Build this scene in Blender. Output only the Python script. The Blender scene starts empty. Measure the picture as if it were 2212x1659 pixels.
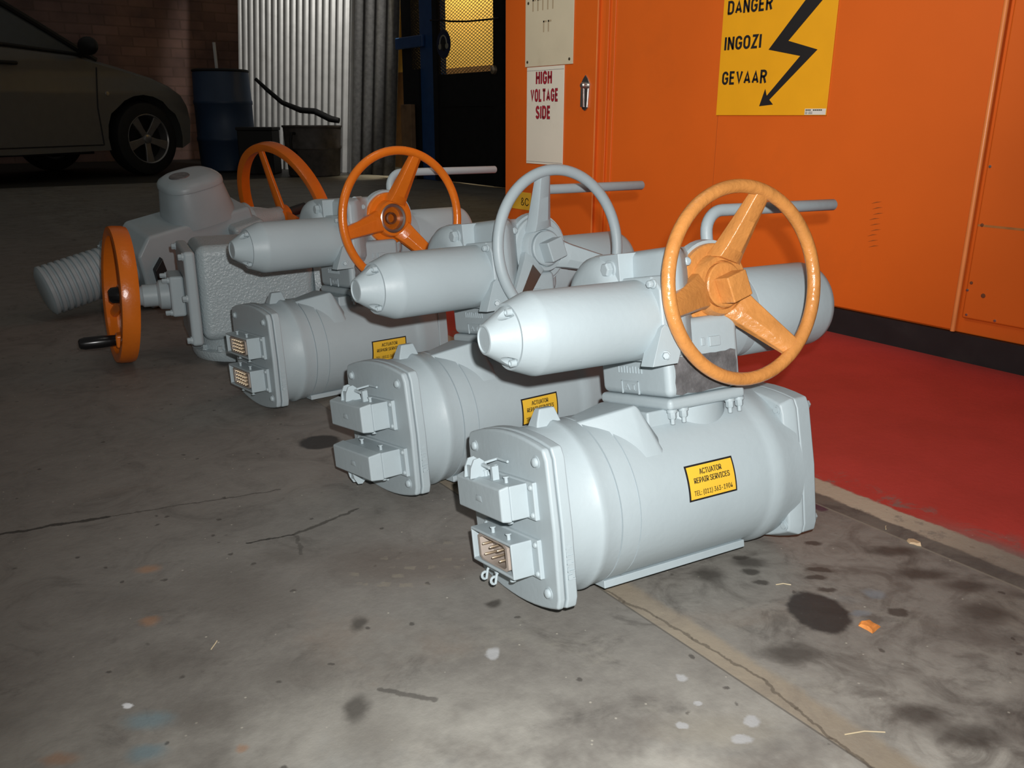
import bpy, bmesh, math, random
from mathutils import Vector, Matrix
R = math.radians
random.seed(7)
scene = bpy.context.scene
COL = scene.collection

# ------------------------------------------------------------------ camera
H = 0.55
pitch, az, roll = R(17.53), R(35.44), R(0.214)
fw = Vector((math.sin(az)*math.cos(pitch), math.cos(az)*math.cos(pitch), -math.sin(pitch)))
rt0 = Vector((math.cos(az), -math.sin(az), 0)); up0 = rt0.cross(fw)
rt = rt0*math.cos(roll) + up0*math.sin(roll); up = up0*math.cos(roll) - rt0*math.sin(roll)
cam = bpy.data.cameras.new('camera'); camo = bpy.data.objects.new('camera', cam); COL.objects.link(camo)
cam.sensor_fit = 'HORIZONTAL'; cam.sensor_width = 36.0; cam.lens = 1823/2212*36.0
cam.clip_start = 0.02; cam.clip_end = 100
camo.matrix_world = Matrix(((rt.x, up.x, -fw.x, 0), (rt.y, up.y, -fw.y, 0), (rt.z, up.z, -fw.z, H), (0, 0, 0, 1)))
scene.camera = camo

# ------------------------------------------------------------------ light and exposure
w = bpy.data.worlds.new('workshop_gloom'); scene.world = w; w.use_nodes = True
w.node_tree.nodes['Background'].inputs[0].default_value = (0.95, 0.92, 0.85, 1)
w.node_tree.nodes['Background'].inputs[1].default_value = 0.092
scene.view_settings.view_transform = 'Standard'; scene.view_settings.look = 'None'
scene.view_settings.exposure = 0.0; scene.view_settings.gamma = 1.0
scene.view_settings.use_curve_mapping = False

def aim(o, d):
    o.rotation_euler = Vector(d).to_track_quat('-Z', 'Y').to_euler()
def light(name, typ, loc, d, energy, color=(1, 1, 1), **kw):
    l = bpy.data.lights.new(name, typ); l.energy = energy; l.color = color
    for k, v in kw.items(): setattr(l, k, v)
    o = bpy.data.objects.new(name, l); COL.objects.link(o); o.location = loc; aim(o, d); return o
flash_pos = Vector((0, 0, H)) + rt*0.027 + up*0.045
light('camera_flash', 'SPOT', flash_pos, fw + up*0.02 + rt*0.07, 68, (1.0, 0.985, 0.965), spot_size=R(100), spot_blend=1.0, shadow_soft_size=0.008)
light('cabinet_fill_spot', 'SPOT', (-1.3, 0.7, 2.3), (3.28, 1.1, -1.22), 300, (1.0, 0.95, 0.87), spot_size=R(41), spot_blend=0.6, shadow_soft_size=0.3)  # unseen spot added as fill on the cabinet front
light('bay_fill_area', 'AREA', (0.9, 1.0, 3.0), (0.35, 0.1, -1), 5, (1.0, 0.93, 0.82), shape='RECTANGLE', size=1.2, size_y=0.25)  # unseen area light added overhead as soft fill for the actuators
yl = light('sheet_fill_spot', 'SPOT', (3.5, 5.6, 3.1), (0.075, 1.0, -0.53), 240, (1.0, 0.97, 0.92), spot_size=R(52), spot_blend=0.35, shadow_soft_size=0.08)  # unseen spot added to rake the corrugated sheets and bring out their stripes
yl.scale = (0.36, 1, 1)
light('yellow_wall_fill_spot', 'SPOT', (4.26, 7.45, 2.8), (0.47, 0.0, -1.35), 330, (1.0, 0.88, 0.62), spot_size=R(78), spot_blend=0.6, shadow_soft_size=0.05)  # unseen spot added to brighten the yellow wall behind the gate

# ------------------------------------------------------------------ materials
def mat(name, color, rough=0.4, metal=0.0, var=0.06, vscale=14, bump=0.0, bscale=60, spec=0.5, dirt=None, dirt_scale=5, dirt_amt=0.5, coat=0.0):
    m = bpy.data.materials.new(name); m.use_nodes = True
    nt = m.node_tree; b = nt.nodes['Principled BSDF']
    tc = nt.nodes.new('ShaderNodeTexCoord')
    no = nt.nodes.new('ShaderNodeTexNoise'); no.inputs['Scale'].default_value = vscale; no.inputs['Detail'].default_value = 5
    nt.links.new(tc.outputs['Object'], no.inputs['Vector'])
    rp = nt.nodes.new('ShaderNodeValToRGB')
    c = Vector(color[:3])
    rp.color_ramp.elements[0].position = 0.3; rp.color_ramp.elements[1].position = 0.7
    rp.color_ramp.elements[0].color = (*(c*(1-var)), 1); rp.color_ramp.elements[1].color = (*(c*(1+var)), 1)
    nt.links.new(no.outputs['Fac'], rp.inputs['Fac'])
    out = rp.outputs['Color']
    if dirt:
        n2 = nt.nodes.new('ShaderNodeTexNoise'); n2.inputs['Scale'].default_value = dirt_scale; n2.inputs['Detail'].default_value = 8; n2.inputs['Roughness'].default_value = 0.7
        nt.links.new(tc.outputs['Object'], n2.inputs['Vector'])
        mr = nt.nodes.new('ShaderNodeMapRange'); mr.inputs[1].default_value = 0.55; mr.inputs[2].default_value = 0.75; mr.inputs[4].default_value = dirt_amt
        nt.links.new(n2.outputs['Fac'], mr.inputs[0])
        mx = nt.nodes.new('ShaderNodeMix'); mx.data_type = 'RGBA'
        nt.links.new(mr.outputs[0], mx.inputs[0]); nt.links.new(out, mx.inputs[6]); mx.inputs[7].default_value = (*dirt, 1)
        out = mx.outputs[2]
    nt.links.new(out, b.inputs['Base Color'])
    b.inputs['Roughness'].default_value = rough; b.inputs['Metallic'].default_value = metal
    b.inputs['Specular IOR Level'].default_value = spec
    b.inputs['Coat Weight'].default_value = coat; b.inputs['Coat Roughness'].default_value = 0.12
    if bump > 0:
        nb = nt.nodes.new('ShaderNodeTexNoise'); nb.inputs['Scale'].default_value = bscale; nb.inputs['Detail'].default_value = 3
        nt.links.new(tc.outputs['Object'], nb.inputs['Vector'])
        bp = nt.nodes.new('ShaderNodeBump'); bp.inputs['Strength'].default_value = bump; bp.inputs['Distance'].default_value = 0.002
        nt.links.new(nb.outputs['Fac'], bp.inputs['Height']); nt.links.new(bp.outputs['Normal'], b.inputs['Normal'])
    return m

M = {}
M['grey'] = mat('grey_paint', (0.378, 0.445, 0.472), 0.45, spec=0.38, var=0.03, bump=0.12, bscale=110)
M['grey_rough'] = mat('thick_grey_paint', (0.38, 0.45, 0.475), 0.27, var=0.04, bump=0.85, bscale=210)
M['grey_dark'] = mat('dull_grey_paint', (0.36, 0.43, 0.46), 0.4, var=0.05, bump=0.15, bscale=100)
M['orange'] = mat('handwheel_orange', (0.72, 0.26, 0.035), 0.27, var=0.08, vscale=30, bump=0.45, bscale=130)
M['ochre'] = mat('ochre_handwheel_paint', (0.56, 0.235, 0.062), 0.3, var=0.12, vscale=30, bump=0.6, bscale=130)
M['orange_deep'] = mat('deep_orange_paint', (0.72, 0.17, 0.012), 0.25, var=0.08, bump=0.25, bscale=120)
M['cab'] = mat('cabinet_orange', (0.70, 0.128, 0.012), 0.38, var=0.05, vscale=3, bump=0.05, bscale=200, dirt=(0.5, 0.105, 0.015), dirt_scale=2.2, dirt_amt=0.35)
M['cab_edge'] = mat('pale_orange_edge', (0.82, 0.26, 0.07), 0.3, var=0.08)  # paler orange for the door edge and corner bead
M['black'] = mat('black_paint', (0.012, 0.012, 0.013), 0.5, var=0.2, dirt=(0.03, 0.028, 0.026), dirt_scale=8)
M['black_gloss'] = mat('black_plastic', (0.008, 0.008, 0.009), 0.22, var=0.1)
M['yellow'] = mat('sign_yellow', (0.86, 0.40, 0.008), 0.45, var=0.03)
M['label_yellow'] = mat('label_yellow', (0.82, 0.50, 0.045), 0.4, var=0.02)
M['ink'] = mat('black_ink', (0.012, 0.011, 0.012), 0.5, var=0.1)
M['ink_soft'] = mat('printed_ink', (0.05, 0.04, 0.02), 0.5, var=0.1)
M['red_ink'] = mat('red_lettering', (0.34, 0.018, 0.03), 0.5, var=0.25, vscale=60)
M['shadow_ink'] = mat('grey_lettering_edge', (0.12, 0.12, 0.17), 0.5, var=0.1)
M['cream'] = mat('cream_board', (0.66, 0.60, 0.44), 0.45, var=0.05, vscale=6, dirt=(0.42, 0.32, 0.2), dirt_scale=5, dirt_amt=0.3)
M['white'] = mat('white_board', (0.78, 0.75, 0.64), 0.42, var=0.03, vscale=5, dirt=(0.5, 0.42, 0.3), dirt_scale=6, dirt_amt=0.25)
M['faded'] = mat('faded_lettering', (0.44, 0.36, 0.24), 0.5, var=0.05)
M['sticker_white'] = mat('sticker_white', (0.72, 0.7, 0.64), 0.4, var=0.02)
M['chrome'] = mat('chrome', (0.62, 0.62, 0.62), 0.18, 0.95, var=0.1)
M['steel'] = mat('bare_steel', (0.42, 0.40, 0.38), 0.32, 0.9, var=0.2)
M['rust'] = mat('rusty_steel', (0.22, 0.085, 0.04), 0.45, 0.4, var=0.4, vscale=40)
M['brown'] = mat('bare_brown_metal', (0.085, 0.062, 0.05), 0.3, 0.2, var=0.2)
M['plate'] = mat('worn_nameplate', (0.16, 0.16, 0.165), 0.45, 0.3, var=0.35, vscale=60, dirt=(0.4, 0.42, 0.43), dirt_scale=30, dirt_amt=0.5, bump=0.4, bscale=200)
M['insert'] = mat('dirty_plug_insert', (0.36, 0.31, 0.27), 0.5, var=0.12, vscale=50)
M['pin'] = mat('brass_pin', (0.62, 0.5, 0.36), 0.28, 0.85, var=0.1)
M['zinc'] = mat('galvanised_sheet', (0.62, 0.62, 0.60), 0.42, 0.35, var=0.08, vscale=9, dirt=(0.3, 0.29, 0.26), dirt_scale=4, dirt_amt=0.4)
M['zinc_old'] = mat('dusty_sheet', (0.10, 0.098, 0.094), 0.5, 0.2, var=0.25, vscale=30)
M['blue'] = mat('blue_paint', (0.02, 0.075, 0.22), 0.4, var=0.12)
M['drum'] = mat('blue_plastic', (0.03, 0.06, 0.12), 0.45, var=0.12, vscale=4)
M['sign_blue'] = mat('sign_blue', (0.012, 0.02, 0.06), 0.5, var=0.1)
M['sign_pale'] = mat('sign_pale', (0.35, 0.33, 0.25), 0.5, var=0.1)
M['wood'] = mat('rough_timber', (0.24, 0.14, 0.07), 0.7, var=0.3, vscale=12, dirt=(0.06, 0.04, 0.02), dirt_scale=6)
M['tub'] = mat('dirty_tub_metal', (0.085, 0.075, 0.068), 0.6, 0.2, var=0.3)
M['yellow_wall'] = mat('yellow_wall_paint', (0.72, 0.47, 0.11), 0.6, var=0.05, vscale=2)
M['brown_wall'] = mat('brown_dado', (0.16, 0.085, 0.035), 0.5, var=0.15)
M['dark_metal'] = mat('dark_steel', (0.012, 0.012, 0.013), 0.7, 0.0, spec=0.2, var=0.2)
M['mesh'] = mat('dark_mesh', (0.04, 0.032, 0.02), 0.5, 0.4, var=0.2)
M['car'] = mat('dark_car_paint', (0.135, 0.133, 0.122), 0.45, 0.0, var=0.04)
M['glass'] = mat('car_glass', (0.07, 0.08, 0.084), 0.2, 0.0, var=0.05)
M['trim'] = mat('black_trim', (0.006, 0.006, 0.006), 0.6, var=0.1)
M['tyre'] = mat('tyre_rubber', (0.008, 0.008, 0.008), 0.75, var=0.2)
M['alloy'] = mat('alloy_wheel', (0.36, 0.35, 0.34), 0.3, 0.7, var=0.08)
M['white_pipe'] = mat('white_pipe', (0.62, 0.62, 0.6), 0.4, var=0.05)
M['flake'] = mat('orange_flake', (0.72, 0.26, 0.06), 0.6, var=0.4, vscale=90)
M['straw'] = mat('dry_straw', (0.62, 0.52, 0.34), 0.6)
M['tan'] = mat('tan_chip', (0.5, 0.36, 0.22), 0.7, var=0.2)

# ------------------------------------------------------------------ mesh helpers
def basis(axis):
    a = Vector(axis).normalized()
    t = Vector((0, 0, 1)) if abs(a.z) < 0.9 else Vector((1, 0, 0))
    e1 = t.cross(a).normalized(); e2 = a.cross(e1)
    return a, e1, e2
class MB:
    def __init__(s): s.bm = bmesh.new(); s.mi = 0
    def V(s, pts): return [s.bm.verts.new(p) for p in pts]
    def F(s, vs):
        try:
            f = s.bm.faces.new(vs); f.material_index = s.mi; return f
        except ValueError: return None
    def box(s, x0, x1, y0, y1, z0, z1, mtx=None):
        p = [Vector((x, y, z)) for x in (x0, x1) for y in (y0, y1) for z in (z0, z1)]
        if mtx: p = [mtx @ q for q in p]
        v = s.V(p)
        for f in ((0, 1, 3, 2), (4, 6, 7, 5), (0, 4, 5, 1), (2, 3, 7, 6), (0, 2, 6, 4), (1, 5, 7, 3)): s.F([v[i] for i in f])
        return s
    def lathe(s, prof, origin, axis, n=40, closed=True, ring=False):
        a, e1, e2 = basis(axis); o = Vector(origin); rings = []
        for t, r in prof:
            if r < 1e-7: rings.append(s.V([o+a*t]))
            else: rings.append(s.V([o+a*t+(e1*math.cos(2*math.pi*k/n)+e2*math.sin(2*math.pi*k/n))*r for k in range(n)]))
        if ring: rings.append(rings[0])
        for A, B in zip(rings[:-1], rings[1:]):
            for k in range(n):
                k2 = (k+1) % n
                if len(A) == 1 and len(B) == 1: continue
                if len(A) == 1: s.F([A[0], B[k2], B[k]])
                elif len(B) == 1: s.F([A[k], A[k2], B[0]])
                else: s.F([A[k], A[k2], B[k2], B[k]])
        if closed and not ring:
            if len(rings[0]) > 1: s.F(rings[0][::-1])
            if len(rings[-1]) > 1: s.F(rings[-1])
        return s
    def cyl(s, p0, p1, r, r1=None, n=24):
        d = Vector(p1)-Vector(p0); return s.lathe([(0, r), (d.length, r if r1 is None else r1)], p0, d, n)
    def torus(s, c, axis, Rr, r, n=72, m=14):
        a, e1, e2 = basis(axis); c = Vector(c); g = []
        for i in range(n):
            t = 2*math.pi*i/n; d = e1*math.cos(t)+e2*math.sin(t)
            g.append(s.V([c+d*(Rr+r*math.cos(2*math.pi*j/m))+a*(r*math.sin(2*math.pi*j/m)) for j in range(m)]))
        for i in range(n):
            for j in range(m): s.F([g[i][j], g[(i+1) % n][j], g[(i+1) % n][(j+1) % m], g[i][(j+1) % m]])
        return s
    def prism(s, poly, fn, a0, a1):
        """poly list of 2D; fn(p,q,a)->3D"""
        A = s.V([fn(p, q, a0) for p, q in poly]); B = s.V([fn(p, q, a1) for p, q in poly]); n = len(poly)
        s.F(A[::-1]); s.F(B)
        for i in range(n): s.F([A[i], A[(i+1) % n], B[(i+1) % n], B[i]])
        return s
    def loft(s, secs, cap=True):
        g = [s.V(x) for x in secs]; n = len(g[0])
        for A, B in zip(g[:-1], g[1:]):
            for i in range(n): s.F([A[i], A[(i+1) % n], B[(i+1) % n], B[i]])
        if cap: s.F(g[0][::-1]); s.F(g[-1])
        return s
    def tube(s, pts, r, n=14, cap=True):
        pts = [Vector(p) for p in pts]; secs = []; pe = None
        for i, p in enumerate(pts):
            t = (pts[min(i+1, len(pts)-1)]-pts[max(i-1, 0)]).normalized()
            if pe is None: _, e1, e2 = basis(t)
            else: e1 = (pe - t*pe.dot(t)).normalized(); e2 = t.cross(e1)
            pe = e1; rr = r[i] if isinstance(r, (list, tuple)) else r
            secs.append([p+(e1*math.cos(2*math.pi*k/n)+e2*math.sin(2*math.pi*k/n))*rr for k in range(n)])
        return s.loft(secs, cap)
    def sphere(s, c, r, n=12, sc=(1, 1, 1)):
        res = bmesh.ops.create_uvsphere(s.bm, u_segments=n, v_segments=max(6, n//2+2), radius=r)
        for v in res['verts']: v.co = Vector((v.co.x*sc[0], v.co.y*sc[1], v.co.z*sc[2])) + Vector(c)
        return s
    def hexbolt(s, c, axis, r, h):
        a = Vector(axis).normalized(); c = Vector(c)
        s.lathe([(-r*0.3, r*1.25), (h*0.2, r*1.25)], c, a, 18); s.lathe([(h*0.2, r), (h*0.85, r), (h, r*0.8)], c, a, 6); return s
    def domebolt(s, c, axis, r, h):
        s.lathe([(-r*0.3, r*1.3), (h*0.25, r*1.3), (h*0.3, r), (h*0.75, r*0.85), (h, r*0.4), (h, 0)], c, axis, 16); return s
    def build(s, name, m, parent=None, bevel=0, seg=2, sharp=38, mats=None, smooth=True):
        bmesh.ops.recalc_face_normals(s.bm, faces=s.bm.faces)
        me = bpy.data.meshes.new(name); s.bm.to_mesh(me); s.bm.free()
        for x in (mats or [m]): me.materials.append(x)
        if smooth: me.polygons.foreach_set('use_smooth', [True]*len(me.polygons))
        o = bpy.data.objects.new(name, me); COL.objects.link(o)
        if parent: o.parent = parent
        if bevel > 0:
            bv = o.modifiers.new('bevel', 'BEVEL'); bv.width = bevel; bv.segments = seg; bv.limit_method = 'ANGLE'; bv.angle_limit = R(35); bv.harden_normals = True
        elif smooth: me.set_sharp_from_angle(angle=R(sharp))
        return o

def tag(o, label=None, cat=None, group=None, kind=None):
    if label: o['label'] = label
    if cat: o['category'] = cat
    if group: o['group'] = group
    if kind: o['kind'] = kind
    return o
def empty(name, mtx, label, cat, group=None):
    o = bpy.data.objects.new(name, None); o.empty_display_size = 0.05; COL.objects.link(o)
    o.matrix_world = mtx if isinstance(mtx, Matrix) else Matrix.Translation(mtx)
    return tag(o, label, cat, group)
FONT = None
def sans():
    """the plain grotesque that ships with Blender, else its built-in face"""
    global FONT
    if FONT is None:
        import os
        FONT = False
        try:
            f = os.path.join(bpy.utils.system_resource('DATAFILES', path='fonts'), 'Inter.woff2')
            if os.path.exists(f): FONT = bpy.data.fonts.load(f)
        except Exception: FONT = False
    return FONT
def text_mesh(string, size=(None, None), bold=0.0, extrude=0.0006, align=('CENTER', 'CENTER'), spacing=1.0):
    """letters as a mesh whose bounding box is scaled to size (width, height); returns verts, faces"""
    cu = bpy.data.curves.new('t', 'FONT'); cu.body = string
    if sans(): cu.font = sans()
    cu.size = 1; cu.offset = bold; cu.extrude = extrude; cu.resolution_u = 4; cu.space_character = spacing
    ob = bpy.data.objects.new('t', cu); COL.objects.link(ob)
    dg = bpy.context.evaluated_depsgraph_get(); me = bpy.data.meshes.new_from_object(ob.evaluated_get(dg))
    vs = [v.co.copy() for v in me.vertices]; fs = [list(p.vertices) for p in me.polygons]
    bpy.data.objects.remove(ob); bpy.data.curves.remove(cu); bpy.data.meshes.remove(me)
    x0, x1 = min(v.x for v in vs), max(v.x for v in vs); y0, y1 = min(v.y for v in vs), max(v.y for v in vs)
    W = size[0] or (x1-x0)*(size[1]/(y1-y0)); Hh = size[1] or (y1-y0)*(size[0]/(x1-x0))
    out = []
    for v in vs:
        x = (v.x-x0)/(x1-x0)*W; y = (v.y-y0)/(y1-y0)*Hh
        x -= W*{'LEFT': 0, 'CENTER': .5, 'RIGHT': 1}[align[0]]; y -= Hh*.5
        out.append(Vector((x, y, v.z)))
    return out, fs
ARC = lambda cx, cy, rx, ry, a0, a1, n=7: [(cx+rx*math.cos(R(a0+(a1-a0)*k/n)), cy+ry*math.sin(R(a0+(a1-a0)*k/n))) for k in range(n+1)]
GLYPH = {   # centre lines on a 0.56 x 1 cell
 'A': (.58, [[(0, 0), (.29, 1), (.58, 0)], [(.10, .27), (.48, .27)]]),
 'D': (.52, [[(0, 0), (0, 1), (.24, 1)] + ARC(.24, .72, .28, .28, 80, 0, 5) + ARC(.24, .28, .28, .28, 0, -80, 5) + [(.24, 0), (-.08, 0)]]),
 'E': (.42, [[(.45, 1), (0, 1), (0, 0), (.46, 0)], [(0, .52), (.40, .52)]]),
 'G': (.52, [ARC(.26, .72, .26, .28, 5, 180) + ARC(.26, .28, .26, .28, 180, 360) + [(.52, .46), (.26, .46)]]),
 'H': (.50, [[(0, -.08), (0, 1.08)], [(.50, -.08), (.50, 1.08)], [(0, .52), (.5, .52)]]),
 'I': (.0, [[(0, -.08), (0, 1.08)]]),
 'L': (.42, [[(0, 1.08), (0, 0), (.46, 0)]]),
 'N': (.50, [[(0, -.08), (0, 1.08)], [(.50, -.08), (.50, 1.08)], [(.0, 1.0), (.50, 0)]]),
 'O': (.52, [ARC(.26, .72, .26, .28, 0, 180) + ARC(.26, .28, .26, .28, 180, 360) + [(.52, .72)]]),
 'R': (.52, [[(0, -.08), (0, 1), (.26, 1)] + ARC(.26, .76, .25, .24, 80, -80, 8) + [(.26, .52), (0, .52)], [(.28, .52), (.50, -.05)]]),
 'S': (.48, [ARC(.24, .76, .23, .24, 10, 200, 8) + [(.1, .58), (.38, .42)] + ARC(.24, .24, .24, .24, 20, -170, 8)]),
 'T': (.50, [[(0 - .05, 1), (.55, 1)], [(.25, 1), (.25, -.08)]]),
 'V': (.56, [[(0, 1.05), (.28, 0), (.56, 1.05)]]),
 'Z': (.46, [[(-.02, 1), (.46, 1), (0, 0), (.50, 0)]]),
}
def block_text(mb, string, size, place, stroke=0.165, gap=0.16, depth=0.0005, grow=0.0):
    """bold condensed sign lettering: mitred strips along each letter's centre lines, fitted to size"""
    hw = stroke*0.5; x = hw; runs = []
    for ch in string:
        wd, lines = GLYPH[ch]
        for ln in lines:
            pts = [Vector((px_+x, min(max(py_, -.08), 1.08), 0)) for px_, py_ in ln]
            q = [pts[0]]
            for p_ in pts[1:]:
                if (p_-q[-1]).length > 1e-4: q.append(p_)
            runs.append(q)
        x += wd + stroke + gap
    W = x - gap - hw; y0, y1 = -hw, 1+hw
    kx = size[0]/W; ky = size[1]/(y1-y0); g = hw+grow
    for q in runs:
        n = len(q); Lf, Rt = [], []
        for i in range(n):
            d0 = (q[i]-q[i-1]).normalized() if i else None; d1 = (q[i+1]-q[i]).normalized() if i < n-1 else None
            if d0 is None: d0 = d1
            if d1 is None: d1 = d0
            n0 = Vector((-d0.y, d0.x, 0)); n1 = Vector((-d1.y, d1.x, 0)); m_ = (n0+n1)
            m_ = m_.normalized() if m_.length > 1e-3 else n0
            ml = g/max(0.42, m_.dot(n0))
            Lf.append(q[i]+m_*ml); Rt.append(q[i]-m_*ml)
        def P_(v, h): return place(Vector(((v.x-W/2)*kx, (min(max(v.y, y0-grow), y1+grow)-0.5)*ky, h)))
        T0 = mb.V([P_(v, depth) for v in Lf]); T1 = mb.V([P_(v, depth) for v in Rt]); B0 = mb.V([P_(v, 0) for v in Lf]); B1 = mb.V([P_(v, 0) for v in Rt])
        for i in range(n-1):
            mb.F([T0[i], T0[i+1], T1[i+1], T1[i]]); mb.F([T0[i], B0[i], B0[i+1], T0[i+1]]); mb.F([T1[i], T1[i+1], B1[i+1], B1[i]])
        for i in (0, n-1): mb.F([T0[i], T1[i], B1[i], B0[i]])
def add_text(mb, string, size, place, **kw):
    vs, fs = text_mesh(string, size, **kw)
    bv = mb.V([place(v) for v in vs])
    for f in fs: mb.F([bv[i] for i in f])

def cut(o, cutters):
    """apply boolean differences, result baked in the mesh"""
    for c in cutters:
        md = o.modifiers.new('cut', 'BOOLEAN'); md.operation = 'DIFFERENCE'; md.object = c; md.solver = 'EXACT'
    bpy.context.view_layer.update()
    dg = bpy.context.evaluated_depsgraph_get()
    me = bpy.data.meshes.new_from_object(o.evaluated_get(dg))
    old = o.data; o.modifiers.clear(); o.data = me; me.name = old.name
    me.polygons.foreach_set('use_smooth', [True]*len(me.polygons)); me.set_sharp_from_angle(angle=R(38))
    for c in cutters: bpy.data.objects.remove(c)

# ------------------------------------------------------------------ floor
def floor_material():
    m = bpy.data.materials.new('workshop_floor'); m.use_nodes = True
    nt = m.node_tree; N = nt.nodes; L = nt.links; b = N['Principled BSDF']
    tc = N.new('ShaderNodeTexCoord'); P = tc.outputs['Object']
    def noise(sc, det=6, ro=0.6, dist=0.0, vec=None):
        n = N.new('ShaderNodeTexNoise'); n.inputs['Scale'].default_value = sc; n.inputs['Detail'].default_value = det
        n.inputs['Roughness'].default_value = ro; n.inputs['Distortion'].default_value = dist; L.new(vec or P, n.inputs['Vector']); return n
    def mth(op, a, bb=None, c=None):
        n = N.new('ShaderNodeMath'); n.operation = op
        for i, x in enumerate((a, bb, c)):
            if x is None: continue
            if isinstance(x, (int, float)): n.inputs[i].default_value = x
            else: L.new(x, n.inputs[i])
        return n.outputs[0]
    def rng(v, a, c, o0=0.0, o1=1.0):
        n = N.new('ShaderNodeMapRange'); n.interpolation_type = 'SMOOTHSTEP'; L.new(v, n.inputs[0])
        for i, x in zip((1, 2, 3, 4), (a, c, o0, o1)): n.inputs[i].default_value = x
        return n.outputs[0]
    def mix(f, a, c):
        n = N.new('ShaderNodeMix'); n.data_type = 'RGBA'
        if isinstance(f, (int, float)): n.inputs[0].default_value = f
        else: L.new(f, n.inputs[0])
        for i, x in ((6, a), (7, c)):
            if isinstance(x, tuple): n.inputs[i].default_value = (*x, 1)
            else: L.new(x, n.inputs[i])
        return n.outputs[2]
    # warped position
    wn = noise(9, 4, 0.6)
    wv = N.new('ShaderNodeVectorMath'); wv.operation = 'MULTIPLY_ADD'; L.new(wn.outputs['Color'], wv.inputs[0]); wv.inputs[1].default_value = (0.05, 0.05, 0); L.new(P, wv.inputs[2])
    w2 = N.new('ShaderNodeVectorMath'); w2.operation = 'SUBTRACT'; L.new(wv.outputs[0], w2.inputs[0]); w2.inputs[1].default_value = (0.025, 0.025, 0)
    wn3 = noise(45, 4, 0.6)
    w3 = N.new('ShaderNodeVectorMath'); w3.operation = 'MULTIPLY_ADD'; L.new(wn3.outputs['Color'], w3.inputs[0]); w3.inputs[1].default_value = (0.016, 0.016, 0); L.new(P, w3.inputs[2])
    w4 = N.new('ShaderNodeVectorMath'); w4.operation = 'SUBTRACT'; L.new(w3.outputs[0], w4.inputs[0]); w4.inputs[1].default_value = (0.008, 0.008, 0)
    WP = w2.outputs[0]; WF = w4.outputs[0]
    sx = N.new('ShaderNodeSeparateXYZ'); L.new(P, sx.inputs[0]); X, Y = sx.outputs[0], sx.outputs[1]
    sw = N.new('ShaderNodeSeparateXYZ'); L.new(WF, sw.inputs[0]); XW, YW = sw.outputs[0], sw.outputs[1]
    # concrete base
    n1 = noise(2.6, 8, 0.65, 0.6); n2 = noise(11, 8, 0.7, 1.2); n3 = noise(55, 5, 0.65)
    c = mix(rng(n1.outputs['Fac'], 0.3, 0.7), (0.155, 0.145, 0.130), (0.235, 0.225, 0.202))
    c = mix(rng(n2.outputs['Fac'], 0.52, 0.72, 0, 0.75), c, (0.085, 0.078, 0.070))
    c = mix(rng(noise(7, 6, 0.7, 0.8).outputs['Fac'], 0.55, 0.75, 0, 0.6), c, (0.30, 0.285, 0.235))
    c = mix(rng(noise(4.3, 6, 0.6, 0.5).outputs['Fac'], 0.56, 0.72, 0, 0.45), c, (0.215, 0.165, 0.125))
    c = mix(rng(noise(5.7, 5, 0.6, 0.5).outputs['Fac'], 0.58, 0.72, 0, 0.4), c, (0.17, 0.19, 0.20))
    c = mix(rng(n3.outputs['Fac'], 0.35, 0.75, 0, 0.35), c, (0.28, 0.27, 0.24))
    grime_falloff = mth('MULTIPLY', rng(mth('ADD', YW, mth('MULTIPLY', XW, 0.55)), 0.78, 1.15), rng(XW, 0.60, 0.64, 1, 0))  # darker mid floor: flash falloff painted into the colour along with dirt
    c = mix(mth('MULTIPLY', grime_falloff, 0.62), c, mix(rng(n2.outputs['Fac'], 0.35, 0.7), (0.190, 0.180, 0.165), (0.135, 0.127, 0.116)))
    pale = mth('MULTIPLY', rng(mth('ADD', YW, mth('MULTIPLY', XW, 0.55)), 0.60, 0.92, 1, 0), rng(noise(5, 5, 0.65).outputs['Fac'], 0.36, 0.62))  # near floor painted brighter to carry the flash, broken into pale worn patches
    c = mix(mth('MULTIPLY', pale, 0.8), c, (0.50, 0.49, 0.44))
    # dirty lane right of the seam
    lane = mth('MULTIPLY', rng(XW, 0.62, 0.70), rng(XW, 1.02, 1.05, 1, 0))
    c = mix(mth('MULTIPLY', lane, rng(noise(13, 6, 0.65, 1.5).outputs['Fac'], 0.42, 0.70, 0.0, 0.6)), c, (0.075, 0.067, 0.058))
    # tiny bright and dark specks
    vo = N.new('ShaderNodeTexVoronoi'); vo.inputs['Scale'].default_value = 38; L.new(P, vo.inputs['Vector'])
    c = mix(rng(vo.outputs['Distance'], 0.035, 0.06, 0.75, 0.0), c, (0.42, 0.40, 0.34))
    vo2 = N.new('ShaderNodeTexVoronoi'); vo2.inputs['Scale'].default_value = 23; L.new(WF, vo2.inputs['Vector'])
    c = mix(rng(vo2.outputs['Distance'], 0.05, 0.1, 0.7, 0.0), c, (0.05, 0.045, 0.04))
    # stains: x, y, half sizes along/across the view, colour, strength, softness
    a35 = R(-35.1); ca, sa = math.cos(a35), math.sin(a35)
    def stain(x, y, ra, rb, col, st=0.8, soft=0.35, fine=True, rot=0.0):
        nonlocal c
        cr, sr = math.cos(a35+rot), math.sin(a35+rot)
        xx = mth('SUBTRACT', XW if fine else X, x); yy = mth('SUBTRACT', YW if fine else Y, y)
        e = mth('MULTIPLY', mth('ADD', mth('MULTIPLY', xx, cr), mth('MULTIPLY', yy, sr)), 1/ra)
        f = mth('MULTIPLY', mth('SUBTRACT', mth('MULTIPLY', yy, cr), mth('MULTIPLY', xx, sr)), 1/rb)
        d = mth('SQRT', mth('ADD', mth('MULTIPLY', e, e), mth('MULTIPLY', f, f)))
        c = mix(rng(d, 1-soft, 1+soft, st, 0.0), c, col)
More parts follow.
